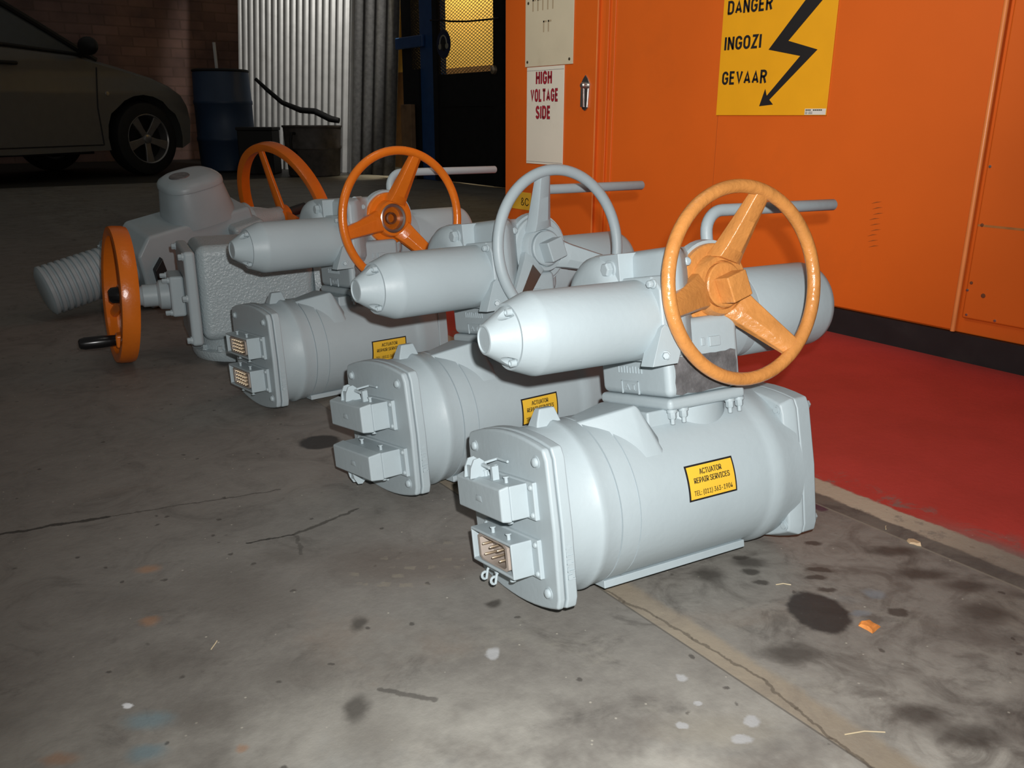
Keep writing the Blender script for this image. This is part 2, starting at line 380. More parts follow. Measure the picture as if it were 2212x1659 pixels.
    DK = (0.04, 0.035, 0.03); BK = (0.022, 0.021, 0.02)
    for q in [(0.239, 0.945, 0.05, 0.05), (0.262, 0.879, 0.045, 0.05), (0.25, 0.734, 0.035, 0.03), (0.15, 0.73, 0.035, 0.02), (0.149, 0.829, 0.04, 0.03), (0.139, 0.977, 0.045, 0.03), (0.268, 0.6, 0.03, 0.03), (0.33, 0.98, 0.03, 0.02)]:
        stain(*q, (0.105, 0.095, 0.083), 0.45, 0.9)
    stain(0.544, 0.421, 0.052, 0.02, (0.30, 0.28, 0.23), 0.5, 0.8)
    stain(0.449, 0.874, 0.10, 0.05, (0.11, 0.09, 0.075), 0.6, 0.6)
    stain(0.792, 0.493, 0.034, 0.043, BK, 0.9, 0.12)
    stain(0.531, 1.334, 0.036, 0.034, BK, 0.9, 0.15)
    stain(0.575, 1.955, 0.03, 0.06, BK, 0.9, 0.3)
    stain(1.034, 0.664, 0.010, 0.013, (0.06, 0.02, 0.05), 0.8, 0.3)
    stain(0.49, 0.725, 0.009, 0.008, DK, 0.8, 0.5)
    stain(0.342, 0.78, 0.008, 0.014, DK, 0.7, 0.6)
    stain(0.277, 0.648, 0.011, 0.02, DK, 0.7, 0.6)
    for q in [(0.877, 0.551, 0.017, 0.006), (0.856, 0.541, 0.014, 0.005), (0.843, 0.518, 0.011, 0.005), (0.818, 0.63, 0.010, 0.006), (0.868, 0.439, 0.012, 0.007), (0.80, 0.60, 0.012, 0.008), (0.79, 0.575, 0.01, 0.006), (0.93, 0.60, 0.012, 0.006)]:
        stain(*q, DK, 0.8, 0.35)
    for q in [(1.0, 0.525, 0.037, 0.012), (0.973, 0.471, 0.035, 0.014), (0.993, 0.423, 0.029, 0.014), (0.95, 0.379, 0.03, 0.022), (0.719, 0.326, 0.022, 0.014), (0.727, 0.285, 0.03, 0.016), (0.752, 0.626, 0.02, 0.016), (0.818, 0.615, 0.02, 0.012), (0.70, 0.46, 0.03, 0.016)]:
        stain(*q, DK, 0.75, 0.6)
    for q in [(0.579, 0.414, 0.008, 0.007), (0.552, 0.404, 0.009, 0.006), (0.571, 0.5, 0.007, 0.006), (0.555, 0.46, 0.005, 0.004), (0.435, 0.646, 0.007, 0.010), (0.52, 0.45, 0.006, 0.004)]:
        stain(*q, (0.42, 0.43, 0.44), 0.75, 0.3)
    stain(0.107, 0.748, 0.020, 0.012, (0.16, 0.26, 0.30), 0.55, 0.7)
    stain(0.096, 0.703, 0.016, 0.01, (0.14, 0.25, 0.30), 0.55, 0.7)
    stain(0.096, 0.783, 0.006, 0.003, (0.75, 0.78, 0.8), 0.9, 0.4)
    for q in [(0.149, 0.923, 0.010, 0.009), (0.169, 0.658, 0.005, 0.005), (0.176, 1.044, 0.015, 0.01), (0.03, 0.74, 0.014, 0.008)]:
        stain(*q, (0.36, 0.19, 0.10), 0.55, 0.6)
    stain(0.882, 0.479, 0.011, 0.009, (0.17, 0.21, 0.25), 0.5, 0.5); stain(0.829, 0.463, 0.012, 0.006, (0.17, 0.2, 0.23), 0.6, 0.5)
    # pale boot tread print
    wvv = N.new('ShaderNodeTexBrick'); wvv.inputs['Scale'].default_value = 1.0; wvv.inputs['Brick Width'].default_value = 0.028; wvv.inputs['Row Height'].default_value = 0.022; wvv.inputs['Mortar Size'].default_value = 0.007
    rotm = N.new('ShaderNodeMapping'); rotm.inputs['Rotation'].default_value = (0, 0, R(37)); L.new(WF, rotm.inputs['Vector']); L.new(rotm.outputs[0], wvv.inputs['Vector'])
    dd = mth('ADD', mth('POWER', mth('MULTIPLY', mth('SUBTRACT', X, 0.455), 1/0.085), 2), mth('POWER', mth('MULTIPLY', mth('SUBTRACT', Y, 0.865), 1/0.06), 2))
    msk = mth('MULTIPLY', rng(dd, 0.7, 1.0, 1, 0), mth('SUBTRACT', 1.0, wvv.outputs['Fac']))
    c = mix(mth('MULTIPLY', mth('MULTIPLY', msk, rng(noise(30, 3).outputs['Fac'], 0.45, 0.6)), 0.4), c, (0.26, 0.235, 0.18))
    # thin cracks (segments)
    def seg(p, q, wd, col, st=0.85, fine=True):
        nonlocal c
        (ax, ay), (bx, by) = p, q; dx, dy = bx-ax, by-ay; l2 = dx*dx+dy*dy
        xx = mth('SUBTRACT', XW if fine else X, ax); yy = mth('SUBTRACT', YW if fine else Y, ay)
        t = N.new('ShaderNodeClamp'); L.new(mth('MULTIPLY', mth('ADD', mth('MULTIPLY', xx, dx), mth('MULTIPLY', yy, dy)), 1/l2), t.inputs[0])
        ex = mth('SUBTRACT', xx, mth('MULTIPLY', t.outputs[0], dx)); ey = mth('SUBTRACT', yy, mth('MULTIPLY', t.outputs[0], dy))
        d = mth('SQRT', mth('ADD', mth('MULTIPLY', ex, ex), mth('MULTIPLY', ey, ey)))
        c = mix(rng(d, wd*0.5, wd*1.2, st, 0.0), c, col)
    seg((-0.4, 1.34), (0.165, 1.234), 0.0045, (0.03, 0.028, 0.025)); seg((0.165, 1.234), (0.40, 1.18), 0.002, (0.04, 0.035, 0.03), 0.6)
    seg((0.30, 1.04), (0.364, 1.026), 0.0022, (0.03, 0.028, 0.025)); seg((0.364, 1.026), (0.47, 1.05), 0.003, (0.04, 0.036, 0.03), 0.7); seg((0.364, 1.02), (0.35, 0.97), 0.003, (0.05, 0.045, 0.04), 0.5)
    seg((0.31, 0.66), (0.345, 0.615), 0.004, (0.05, 0.045, 0.04), 0.6)
    # cement repair band along the seam
    band = mth('MULTIPLY', mth('MULTIPLY', rng(X, 0.6165, 0.6185), rng(XW, 0.648, 0.662, 1, 0)), rng(Y, 1.3, 1.7, 1, 0))
    c = mix(mth('MULTIPLY', band, 0.85), c, mix(rng(n2.outputs['Fac'], 0.35, 0.7), (0.30, 0.255, 0.19), (0.235, 0.2, 0.155)))
    pts = [(0.618, 0.73), (0.621, 0.638), (0.63, 0.594), (0.633, 0.541), (0.637, 0.45), (0.629, 0.401), (0.62, 0.357), (0.616, 0.29)]
    for p, q in zip(pts[:-1], pts[1:]): seg(p, q, 0.0022, (0.10, 0.085, 0.065), 0.7)
    c = mix(mth('MULTIPLY', rng(mth('ABSOLUTE', mth('SUBTRACT', X, 0.6165)), 0.0006, 0.0018, 0.7, 0), rng(Y, 1.3, 1.7, 1, 0)), c, (0.09, 0.08, 0.065))
    # strip beside the red walkway
    strip = mth('MULTIPLY', rng(X, 1.038, 1.042), rng(XW, 1.07, 1.085, 1, 0))
    strip = mth('MULTIPLY', strip, rng(Y, 2.6, 2.9, 1, 0))
    c = mix(mth('MULTIPLY', strip, 0.7), c, mix(rng(n2.outputs['Fac'], 0.4, 0.65), (0.13, 0.128, 0.11), (0.075, 0.073, 0.066)))
    c = mix(mth('MULTIPLY', rng(mth('ABSOLUTE', mth('SUBTRACT', X, 1.04)), 0.001, 0.003, 0.65, 0), rng(Y, 2.6, 2.9, 1, 0)), c, (0.26, 0.245, 0.2))
    wl = mth('MULTIPLY', rng(XW, 1.070, 1.077), rng(XW, 1.117, 1.124, 1, 0))
    fade = mth('MULTIPLY', rng(Y, 0.40, 0.62, 0.25, 1.0), rng(Y, 2.6, 2.9, 1, 0))
    c = mix(mth('MULTIPLY', mth('MULTIPLY', wl, fade), rng(noise(24, 5, 0.7).outputs['Fac'], 0.34, 0.46, 0.35, 0.95)), c, (0.50, 0.43, 0.33))
    red = mix(rng(noise(6, 6, 0.6).outputs['Fac'], 0.3, 0.7), (0.48, 0.052, 0.042), (0.56, 0.060, 0.050))
    redm = mth('MULTIPLY', rng(XW, 1.116, 1.124), rng(Y, 2.9, 2.92, 1, 0))
    worn = mth('MULTIPLY', rng(XW, 1.13, 1.20, 1, 0), rng(noise(14, 7, 0.75, 1.0).outputs['Fac'], 0.5, 0.62))
    worn2 = mth('MULTIPLY', rng(XW, 1.12, 1.17, 1, 0), rng(Y, 0.42, 0.60, 1, 0))
    redm = mth('MULTIPLY', redm, mth('SUBTRACT', 1.0, mth('MAXIMUM', mth('MULTIPLY', worn, 0.75), mth('MULTIPLY', worn2, 0.8))))
    c = mix(redm, c, red)
    # floor colour turns much darker past this far line
    c = mix(rng(YW, 7.86, 7.92), c, (0.035, 0.033, 0.029))
    L.new(c, b.inputs['Base Color'])
    rg = N.new('ShaderNodeMapRange'); L.new(n2.outputs['Fac'], rg.inputs[0]); rg.inputs[3].default_value = 0.48; rg.inputs[4].default_value = 0.72
    L.new(rg.outputs[0], b.inputs['Roughness']); b.inputs['Specular IOR Level'].default_value = 0.35
    bp = N.new('ShaderNodeBump'); bp.inputs['Strength'].default_value = 0.25; bp.inputs['Distance'].default_value = 0.003
    L.new(noise(80, 5, 0.65).outputs['Fac'], bp.inputs['Height']); L.new(bp.outputs['Normal'], b.inputs['Normal'])
    return m
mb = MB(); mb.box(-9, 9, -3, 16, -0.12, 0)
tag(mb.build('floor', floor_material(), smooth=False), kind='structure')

# brick wall at the back of the yard
def brick_material():
    m = bpy.data.materials.new('face_brick'); m.use_nodes = True; nt = m.node_tree; b = nt.nodes['Principled BSDF']
    tc = nt.nodes.new('ShaderNodeTexCoord'); mp = nt.nodes.new('ShaderNodeMapping'); mp.inputs['Rotation'].default_value = (R(90), 0, 0)
    nt.links.new(tc.outputs['Object'], mp.inputs['Vector'])
    br = nt.nodes.new('ShaderNodeTexBrick'); nt.links.new(mp.outputs[0], br.inputs['Vector'])
    br.inputs['Scale'].default_value = 1; br.inputs['Brick Width'].default_value = 0.30; br.inputs['Row Height'].default_value = 0.115; br.inputs['Mortar Size'].default_value = 0.010
    br.inputs['Color1'].default_value = (0.30, 0.185, 0.165, 1); br.inputs['Color2'].default_value = (0.22, 0.14, 0.125, 1); br.inputs['Mortar'].default_value = (0.21, 0.135, 0.115, 1)
    no = nt.nodes.new('ShaderNodeTexNoise'); no.inputs['Scale'].default_value = 1.8; no.inputs['Detail'].default_value = 6; nt.links.new(tc.outputs['Object'], no.inputs['Vector'])
    mx = nt.nodes.new('ShaderNodeMix'); mx.data_type = 'RGBA'; mx.blend_type = 'MULTIPLY'; mx.inputs[0].default_value = 0.8
    rp = nt.nodes.new('ShaderNodeValToRGB'); rp.color_ramp.elements[0].position = 0.35; rp.color_ramp.elements[0].color = (0.45, 0.45, 0.45, 1); rp.color_ramp.elements[1].position = 0.65; rp.color_ramp.elements[1].color = (1.2, 1.15, 1.05, 1)
    nt.links.new(no.outputs['Fac'], rp.inputs[0]); nt.links.new(br.outputs['Color'], mx.inputs[6]); nt.links.new(rp.outputs[0], mx.inputs[7])
    nt.links.new(mx.outputs[2], b.inputs['Base Color']); b.inputs['Roughness'].default_value = 0.85
    bp = nt.nodes.new('ShaderNodeBump'); bp.inputs['Strength'].default_value = 0.5; bp.inputs['Distance'].default_value = 0.01; bp.invert = True
    nt.links.new(br.outputs['Fac'], bp.inputs['Height']); nt.links.new(bp.outputs['Normal'], b.inputs['Normal'])
    return m
mb = MB(); mb.box(-9, 4.9, 12.0, 12.25, 0, 5)
tag(mb.build('wall_back', brick_material(), smooth=False), kind='structure')
mb = MB(); mb.box(4.75, 4.9, 4.2, 12.0, 1.02, 4)
tag(mb.build('wall_right', M['yellow_wall'], smooth=False), kind='structure')
mb = MB(); mb.box(4.74, 4.9, 4.2, 12.0, 0, 1.02)
tag(mb.build('trim_1', M['brown_wall'], smooth=False), kind='structure')

# ------------------------------------------------------------------ valve actuators of the common type
def arc_plate(hv, hc, wc, wt, n=10):
    """outline in (v,w): straight flanks at +-hv, corners at (hc,wc), bowed top and bottom reaching wt"""
    pts = []
    for k in range(n+1):
        t = -1+2*k/n; pts.append((hc*t, wt-(wt-wc)*t*t))
    pts += [(hv, wc-0.012), (hv+0.003, 0.0), (hv, -wc+0.012)]
    for k in range(n+1):
        t = 1-2*k/n; pts.append((hc*t, -wt+(wt-wc)*t*t))
    pts += [(-hv, -wc+0.012), (-hv-0.003, 0.0), (-hv, wc-0.012)]
    return pts
UVW = lambda p, q, a: Vector((a, p, q))
def frame_mtx(ox, oy, oz, yaw, rl, tilt=0.0):
    u = Vector((math.sin(yaw)*math.cos(tilt), math.cos(yaw)*math.cos(tilt), math.sin(tilt)))
    v0 = Vector((-math.cos(yaw), math.sin(yaw), 0)); w0 = u.cross(v0)
    v = v0*math.cos(rl) - w0*math.sin(rl); ww = w0*math.cos(rl) + v0*math.sin(rl)
    return Matrix(((u.x, v.x, ww.x, ox), (u.y, v.y, ww.y, oy), (u.z, v.z, ww.z, oz), (0, 0, 0, 1)))

def handwheel(root, c, Rw, tube, angs, m, hub_m, nut=True, bare=None):
    """dished three-spoke wheel, axis along local v; c = rim centre"""
    cu, cv, cw = c
    hub = -0.074
    mb = MB(); mb.torus(c, (0, 1, 0), Rw, tube, 96, 16)
    wheel = mb.build('handwheel', m, root)
    mb = MB()
    mb.lathe([(-0.054, 0.039), (-0.066, 0.0385), (-0.0735, 0.035), (-0.0735, 0.0295), (-0.070, 0.0285)] if nut else [(-0.054, 0.039), (-0.066, 0.0385), (-0.0745, 0.035), (-0.0745, 0.0295), (-0.060, 0.0285)], (cu, 0, cw), (0, 1, 0), 40)
    mb.build('hub', m, wheel)
    for i, a in enumerate(angs):
        d = Vector((math.cos(a), 0, math.sin(a))); t = Vector((-math.sin(a), 0, math.cos(a)))
        secs = []
        for f, wd, dep in ((0.0, 0.0235, 0.017), (0.15, 0.0205, 0.017), (0.55, 0.0165, 0.014), (0.97, 0.0130, 0.010)):
            r = 0.030 + (Rw-0.030)*f
            vv = -0.066 + (cv+0.001+0.066)*f
            p = Vector((cu, vv, cw)) + d*r
            yv = Vector((0, -1, 0))
            secs.append([p - t*wd - yv*dep*0.5, p - t*wd*0.95 + yv*dep*0.2, p - t*wd*0.35 + yv*dep*0.75, p + t*wd*0.75 + yv*dep*0.75, p + t*wd*0.95 + yv*dep*0.2, p + t*wd - yv*dep*0.5])
        mb = MB(); mb.loft(secs)
        o = mb.build('spoke', m, wheel, bevel=0.0012)
        if bare is not None and i == bare:
            o.data.materials.append(M['brown'])
            for f in o.data.polygons:
                nn = f.normal
                if nn.y < -0.25 and f.center.z < cw-0.035 and nn.dot(t) > -0.3: f.material_index = 1
    if nut:
        mb = MB(); mb.lathe([(-0.070, 0.0275), (-0.076, 0.0275), (-0.0775, 0.026), (-0.0775, 0)], (cu, 0, cw), (0, 1, 0), 36)
        mb.build('hub_cap', m, wheel)
        mb = MB(); mt = Matrix.Translation((cu+0.002, 0, cw-0.003)) @ Matrix.Rotation(R(-16), 4, 'Y')
        mb.box(-0.0155, 0.0155, -0.1005, -0.0765, -0.016, 0.016, mt); mb.build('square_nut', m, wheel, bevel=0.002)
    else:
        mb = MB(); mb.lathe([(-0.0735, 0.0290), (-0.0745, 0.027), (-0.0735, 0.023), (-0.052, 0.023), (-0.052, 0.0290)], (cu, 0, cw), (0, 1, 0), 36, ring=True)
        mb.build('bore_ring', M['steel'], wheel)['label'] = 'bare steel ring in the open hub'
        mb = MB(); mb.lathe([(-0.055, 0.0208), (-0.055, 0.013), (-0.066, 0.012), (-0.067, 0.009), (-0.058, 0.008), (-0.058, 0)], (cu, 0, cw), (0, 1, 0), 30)
        mb.build('shaft_end', M['rust'], wheel)['label'] = 'rusty shaft end inside the hub'
    return wheel

def connector(root, v0, v1, w0, w1, depth, open_face, flange_right=True, hood_depth=0.012, latch=None, insert_m=None, pins=True):
    e = 0.0035
    mb = MB()
    if open_face:
        # socket shell with a real cavity
        o = [(v0, w0), (v1, w0), (v1, w1), (v0, w1)]; i = [(v0+e, w0+e), (v1-e, w0+e), (v1-e, w1-e), (v0+e, w1-e)]
        A = mb.V([UVW(p, q, 0.0) for p, q in o]); B = mb.V([UVW(p, q, -depth) for p, q in o]); Cc = mb.V([UVW(p, q, -depth) for p, q in i]); D = mb.V([UVW(p, q, -0.006) for p, q in i])
        for k in range(4):
            k2 = (k+1) % 4
            mb.F([A[k], A[k2], B[k2], B[k]]); mb.F([B[k], B[k2], Cc[k2], Cc[k]]); mb.F([Cc[k], Cc[k2], D[k2], D[k]])
        mb.F(D); mb.F(A[::-1])
    else:
        mb.box(-depth, 0.002, v0, v1, w0, w1)
    c = mb.build('plug_housing', M['grey'], root, bevel=0.0016)
    mb = MB()
    mb.box(-0.005, 0.002, v0-0.014, v1+0.014, w0-0.002, w1+0.002)
    mb.build('plug_flange', M['grey'], c, bevel=0.0015)
    for vv in (v0-0.009, v1+0.009):
        for ww in (w0+0.004, w1-0.004): MB().domebolt((-0.004, vv, ww), (-1, 0, 0), 0.0034, 0.004).build('flange_screw', M['grey'], c)
    for vv in (v0+0.02, v1-0.045):
        for ww, sg in ((w1, 1), (w0, -1)):
            MB().lathe([(0, 0.0022), (0.006, 0.0022), (0.006, 0.0036), (0.0075, 0.0036)], (-depth*0.72, vv, ww), (0, 0, sg), 12).build('locking_stud', M['grey'], c)
    if open_face:
        im = insert_m or M['insert']
        mb = MB(); vc = (v0+v1)/2; hv = (v1-v0)*0.36
        mb.box(-0.012, -0.005, v0+e, v1-e, w0+e, w1-e)
        pr = [(vc-hv, w0+0.008), (vc-hv+0.006, w0+0.0045), (vc+hv-0.006, w0+0.0045), (vc+hv, w0+0.008), (vc+hv, w1-0.008), (vc+hv-0.006, w1-0.0045), (vc-hv+0.006, w1-0.0045), (vc-hv, w1-0.008)]
        A = mb.V([UVW(p, q, -0.010) for p, q in pr]); B = mb.V([UVW(p, q, -depth*0.93) for p, q in pr])
        sc = 0.86; mc = (w0+w1)/2
        C2 = mb.V([UVW(vc+(p-vc)*sc, mc+(q-mc)*sc, -depth*0.93) for p, q in pr]); D2 = mb.V([UVW(vc+(p-vc)*sc, mc+(q-mc)*sc, -0.0125) for p, q in pr])
        for k in range(8):
            k2 = (k+1) % 8
            mb.F([A[k], A[k2], B[k2], B[k]]); mb.F([B[k], B[k2], C2[k2], C2[k]]); mb.F([C2[k], C2[k2], D2[k2], D2[k]])
        mb.F(D2)
        for k in range(5):
            vv = vc-hv*0.8+k*hv*0.4; mb.box(-depth*0.9, -0.012, vv-0.0012, vv+0.0012, w1-0.0062, w1-0.0035)
        mb.build('plug_insert', im, c)['label'] = 'dirty unpainted plug insert'
        rows = ((0.36, 0.0), (0.64, 0.5)) if pins == 'six' else ((0.25, 0), (0.42, .5), (0.58, 0), (0.75, .5))
        for fr, off in rows:
            for k in range(3 if pins == 'six' else 5):
                vv = vc-hv*0.55+(k+off*0.4)*hv*(0.5 if pins == 'six' else 0.27)
                ww = w0+(w1-w0)*fr
                MB().lathe([(0, 0.0014), (depth*0.62-0.001, 0.0014), (depth*0.62, 0.0008)], (-0.0125, vv, ww), (-1, 0, 0), 10).build('contact_pin', M['pin'], c)['label'] = 'shiny metal contact pin'
    else:
        mb = MB()
        hd = depth+hood_depth
        mb.loft([[UVW(v0-0.0015, w0-0.0015, -depth), UVW(v1+0.0015, w0-0.0015, -depth), UVW(v1+0.0015, w1+0.0015, -depth), UVW(v0-0.0015, w1+0.0015, -depth)],
                 [UVW(v0+0.001, w0+0.0005, -hd), UVW(v1-0.002, w0+0.0005, -hd), UVW(v1-0.002, w1-0.0015, -hd), UVW(v0+0.001, w1-0.0015, -hd)]])
        hood = mb.build('plug_cover', M['grey'], c, bevel=0.0022)
        mb = MB(); mb.loft([[UVW(v0+0.1*(v1-v0)+0.035, (w0+w1)/2-0.004, -hd-0.0004), UVW(v0+0.1*(v1-v0)+0.052, (w0+w1)/2-0.004, -hd-0.0004), UVW(v0+0.1*(v1-v0)+0.050, (w0+w1)/2+0.003, -hd-0.0004), UVW(v0+0.1*(v1-v0)+0.037, (w0+w1)/2+0.003, -hd-0.0004)],
                 [UVW(v0+0.1*(v1-v0)+0.037, (w0+w1)/2-0.003, -hd-0.001), UVW(v0+0.1*(v1-v0)+0.050, (w0+w1)/2-0.003, -hd-0.001), UVW(v0+0.1*(v1-v0)+0.048, (w0+w1)/2+0.002, -hd-0.001), UVW(v0+0.1*(v1-v0)+0.039, (w0+w1)/2+0.002, -hd-0.001)]])
        mb.build('cast_emblem', M['grey'], c)
    if latch:
        sg, wb = latch   # side (+1 above, -1 below), w of the housing face
        mb = MB()
        for vv in (0.014, 0.030):
            poly = [(-depth-0.013, 0), (-depth+0.012, 0), (-depth+0.009, 0.016), (-depth+0.001, 0.0225), (-depth-0.006, 0.0215), (-depth-0.011, 0.012)]
            mb.prism([(p, wb+sg*q) for p, q in poly], lambda p, q, a: Vector((p, a, q)), vv-0.0011, vv+0.0011)
        mb.box(-depth-0.009, -depth-0.007, 0.014, 0.030, min(wb, wb+sg*0.014), max(wb, wb+sg*0.014))
        mb.tube([(-depth+0.004, 0.012, wb+sg*0.014), (-depth+0.004, -0.006, wb+sg*0.013), (-depth+0.010, -0.013, wb+sg*0.015)], 0.0024, 8)
        mb.box(-depth+0.002, -depth+0.010, -0.016, -0.011, wb+min(0, sg*0.004), wb+max(0, sg*0.004)+ (0.012 if sg > 0 else 0))
        mb.tube([(-depth+0.006, 0.012, wb+sg*0.016), (-0.004, 0.010, wb+sg*0.018), (-0.004, -0.016, wb+sg*0.018)], 0.0016, 8)
        mb.build('latch_lever', M['grey'], c)
    return c

def hook_latch(root, vv, w0, depth):
    mb = MB()
    for dv in (0.0, 0.024):
        pts = [Vector((-depth*0.5, vv+dv, w0)), Vector((-depth*0.75, vv+dv, w0-0.010))]
        for k in range(8):
            t = R(-20+k*32); pts.append(Vector((-depth*0.75-0.004-0.0042*math.sin(t)*1.0, vv+dv, w0-0.016-0.0042*math.cos(t))))
        mb.tube(pts, 0.0017, 8)
    mb.box(-depth*0.72, -depth*0.5, vv, vv+0.024, w0-0.008, w0-0.006)
    mb.build('latch_lever', M['grey'], root)

def sticker(root, u0, u1, w0, w1, Rb):
    lift = 0.0006
    th0, th1 = math.asin(w0/Rb), math.asin(w1/Rb)
    def onto(u, th, h): return Vector((u, -(Rb+h)*math.cos(th), (Rb+h)*math.sin(th)))
    def sheet(mb, a0, a1, t0, t1, h):
        n = 8; A = [mb.V([onto(a, t0+(t1-t0)*k/n, hh) for k in range(n+1)]) for a in (a0, a1) for hh in (0, h)]
        for k in range(n):
            mb.F([A[1][k], A[1][k+1], A[3][k+1], A[3][k]]); mb.F([A[0][k], A[0][k+1], A[1][k+1], A[1][k]]); mb.F([A[2][k], A[2][k+1], A[3][k+1], A[3][k]])
        for k in (0, n): mb.F([A[0][k], A[1][k], A[3][k], A[2][k]])
    mb = MB(); sheet(mb, u0, u1, th0, th1, lift)
    st = mb.build('sticker', M['ink'], root); st['label'] = 'yellow repair-service sticker with black border and lettering'
    bd = 0.0022
    mb = MB(); sheet(mb, u0+bd, u1-bd, th0+bd/Rb, th1-bd/Rb, lift+0.0003); mb.build('sticker_face', M['label_yellow'], st)
    W = u1-u0; uc = (u0+u1)/2; mb = MB()
    tH = (th1-th0)
    for s, wd, hh, f in (('ACTUATOR', 0.46*W, 0.0066, 0.775), ('REPAIR SERVICES', 0.74*W, 0.0066, 0.55), ('TEL: (011) 363-1904', 0.80*W, 0.0072, 0.20)):
        thc = th0+tH*f
        for dx in ((-0.00022, 0.0, 0.00022) if s[0] != 'T' else (-0.0001, 0.0001)):
            add_text(mb, s, (wd, hh), lambda v, thc=thc, dx=dx: onto(uc+v.x+dx, thc+v.y/Rb, lift+0.0004+max(0, v.z)), bold=0.0, extrude=0.0002)
    mb.build('sticker_lettering', M['ink_soft'], st, smooth=False)

def actuator(name, label, pose, wheel, lever_end, plugs, sticker_pos, casting, wheel_m, collar_m):
    root = empty(name, frame_mtx(*pose), label, 'actuator', 'row of grey valve actuators')
    g = M['grey']; Rb = 0.1005
    # long control housing
    prof = [(0.020, 0.0985), (0.054, 0.0985), (0.060, 0.1030), (0.064, 0.1040), (0.070, 0.1022), (0.0865, 0.1015), (0.0867, 0.0985), (0.0887, 0.0985), (0.0890, 0.1012), (0.1125, 0.1012), (0.1127, 0.0985), (0.1147, 0.0985), (0.115, Rb),
            (0.308, Rb), (0.316, 0.1025), (0.322, 0.1050), (0.334, 0.1055), (0.345, 0.1035), (0.366, 0.1035)]
    mb = MB(); mb.lathe(prof, (0, 0, 0), (1, 0, 0), 96)
    mb.build('control_housing', g, root)
    # front plate (cover and body flange)
    mb = MB(); mb.prism(arc_plate(0.097, 0.092, 0.089, 0.1008), UVW, 0.0, 0.0098)
    pl = mb.build('end_cover', g, root, bevel=0.0035, seg=3)
    mb = MB(); mb.prism(arc_plate(0.0975, 0.0925, 0.0895, 0.1012), UVW, 0.0104, 0.0245)
    mb.build('housing_flange', g, root, bevel=0.0025)
    for sv in (-1, 1):
        for sw in (-1, 1):
            mb = MB(); mb.lathe([(-0.002, 0.0075), (0.0006, 0.0075), (0.0008, 0.0055), (0.0035, 0.005), (0.0048, 0.003), (0.005, 0)], (0, sv*0.0765, sw*0.0735), (-1, 0, 0), 18)
            mb.build('cover_bolt', g, pl)
    # raised foundry marks on the rim of the cover
    mb = MB()
    for k in range(5): mb.box(0.013, 0.0215, -0.0996-0.001, -0.096, -0.022-k*0.0085, -0.0205-k*0.0085); mb.box(0.013, 0.0145 if k % 2 else 0.0185, -0.1003, -0.096, -0.022-k*0.0085, -0.0165-k*0.0085)
    mb.build('cast_mark', g, pl)
    # far flange with bolts
    mb = MB(); mb.loft([[UVW(p*0.97, q*0.97, 0.352) for p, q in arc_plate(0.088, 0.085, 0.085, 0.103)], [UVW(p, q, 0.366) for p, q in arc_plate(0.092, 0.088, 0.088, 0.103)], [UVW(p, q, 0.372) for p, q in arc_plate(0.092, 0.088, 0.088, 0.103)]])
    mb.prism(arc_plate(0.0915, 0.0875, 0.0875, 0.1025), UVW, 0.3725, 0.395)
    ff = mb.build('rear_flange', g, root, bevel=0.0025)
    for sv in (-1, 1):
        for sw in (-1, 1):
            mb = MB(); mb.hexbolt((0.395, sv*0.0765, sw*0.0745), (1, 0, 0), 0.006, 0.013); mb.build('flange_bolt', g, ff); mb = MB(); mb.lathe([(0, 0.006), (0.003, 0.006), (0.003, 0.004), (0.005, 0.004)], (0.354, sv*0.0775, sw*0.0755), (-1, 0, 0), 12); mb.build('flange_stud', g, ff)
    # lifting lug
    mb = MB(); mb.loft([[Vector((0.0395, -0.013, 0.094)), Vector((0.077, -0.013, 0.094)), Vector((0.077, 0.013, 0.094)), Vector((0.0395, 0.013, 0.094))],
                        [Vector((0.0425, -0.010, 0.103)), Vector((0.0745, -0.010, 0.103)), Vector((0.0745, 0.010, 0.103)), Vector((0.0425, 0.010, 0.103))],
                        [Vector((0.0495, -0.006, 0.1185)), Vector((0.070, -0.006, 0.1185)), Vector((0.070, 0.006, 0.1185)), Vector((0.0495, 0.006, 0.1185))]])
    mb.build('lifting_lug', g, root, bevel=0.002)
    # foot pad and top saddle
    mb = MB(); mb.box(0.088, 0.306, -0.052, 0.052, -0.0985, -0.0890); mb.build('foot_pad', g, root, bevel=0.001)
    mb = MB()
    mb.loft([[Vector(q) for q in sec] for sec in (
        ((0.082, -0.034, 0.091), (0.082, -0.024, 0.097), (0.082, 0.004, 0.098), (0.082, 0.010, 0.090)),
        ((0.139, -0.088, 0.046), (0.139, -0.0605, 0.1115), (0.139, 0.004, 0.1115), (0.139, 0.010, 0.060)),
        ((0.168, -0.090, 0.041), (0.149, -0.0610, 0.1120), (0.149, 0.004, 0.1120), (0.168, 0.010, 0.060)),
        ((0.174, -0.078, 0.058), (0.160, -0.0560, 0.0960), (0.160, 0.004, 0.0960), (0.174, 0.010, 0.060)))])
    mb.box(0.165, 0.20, -0.058, 0.06, 0.07, 0.100)
    mb.cyl((0.250, -0.012, 0.05), (0.250, -0.012, 0.099), 0.056, n=48)
    mb.build('saddle', g, root, bevel=0.003)
    # gear case: base flange, square column and head
    mb = MB(); mb.box(0.1872, 0.3070, -0.0735, 0.0735, 0.0985, 0.1130); bf = mb.build('base_flange', g, root, bevel=0.006, seg=4)
    for uu in (0.195, 0.212, 0.285, 0.300):
        mb = MB(); mb.hexbolt((uu, -0.067, 0.0985), (0, 0, -1), 0.0052, 0.010); mb.cyl((uu, -0.067, 0.09), (uu, -0.067, 0.082), 0.0028, n=10); mb.build('base_bolt', g, bf)
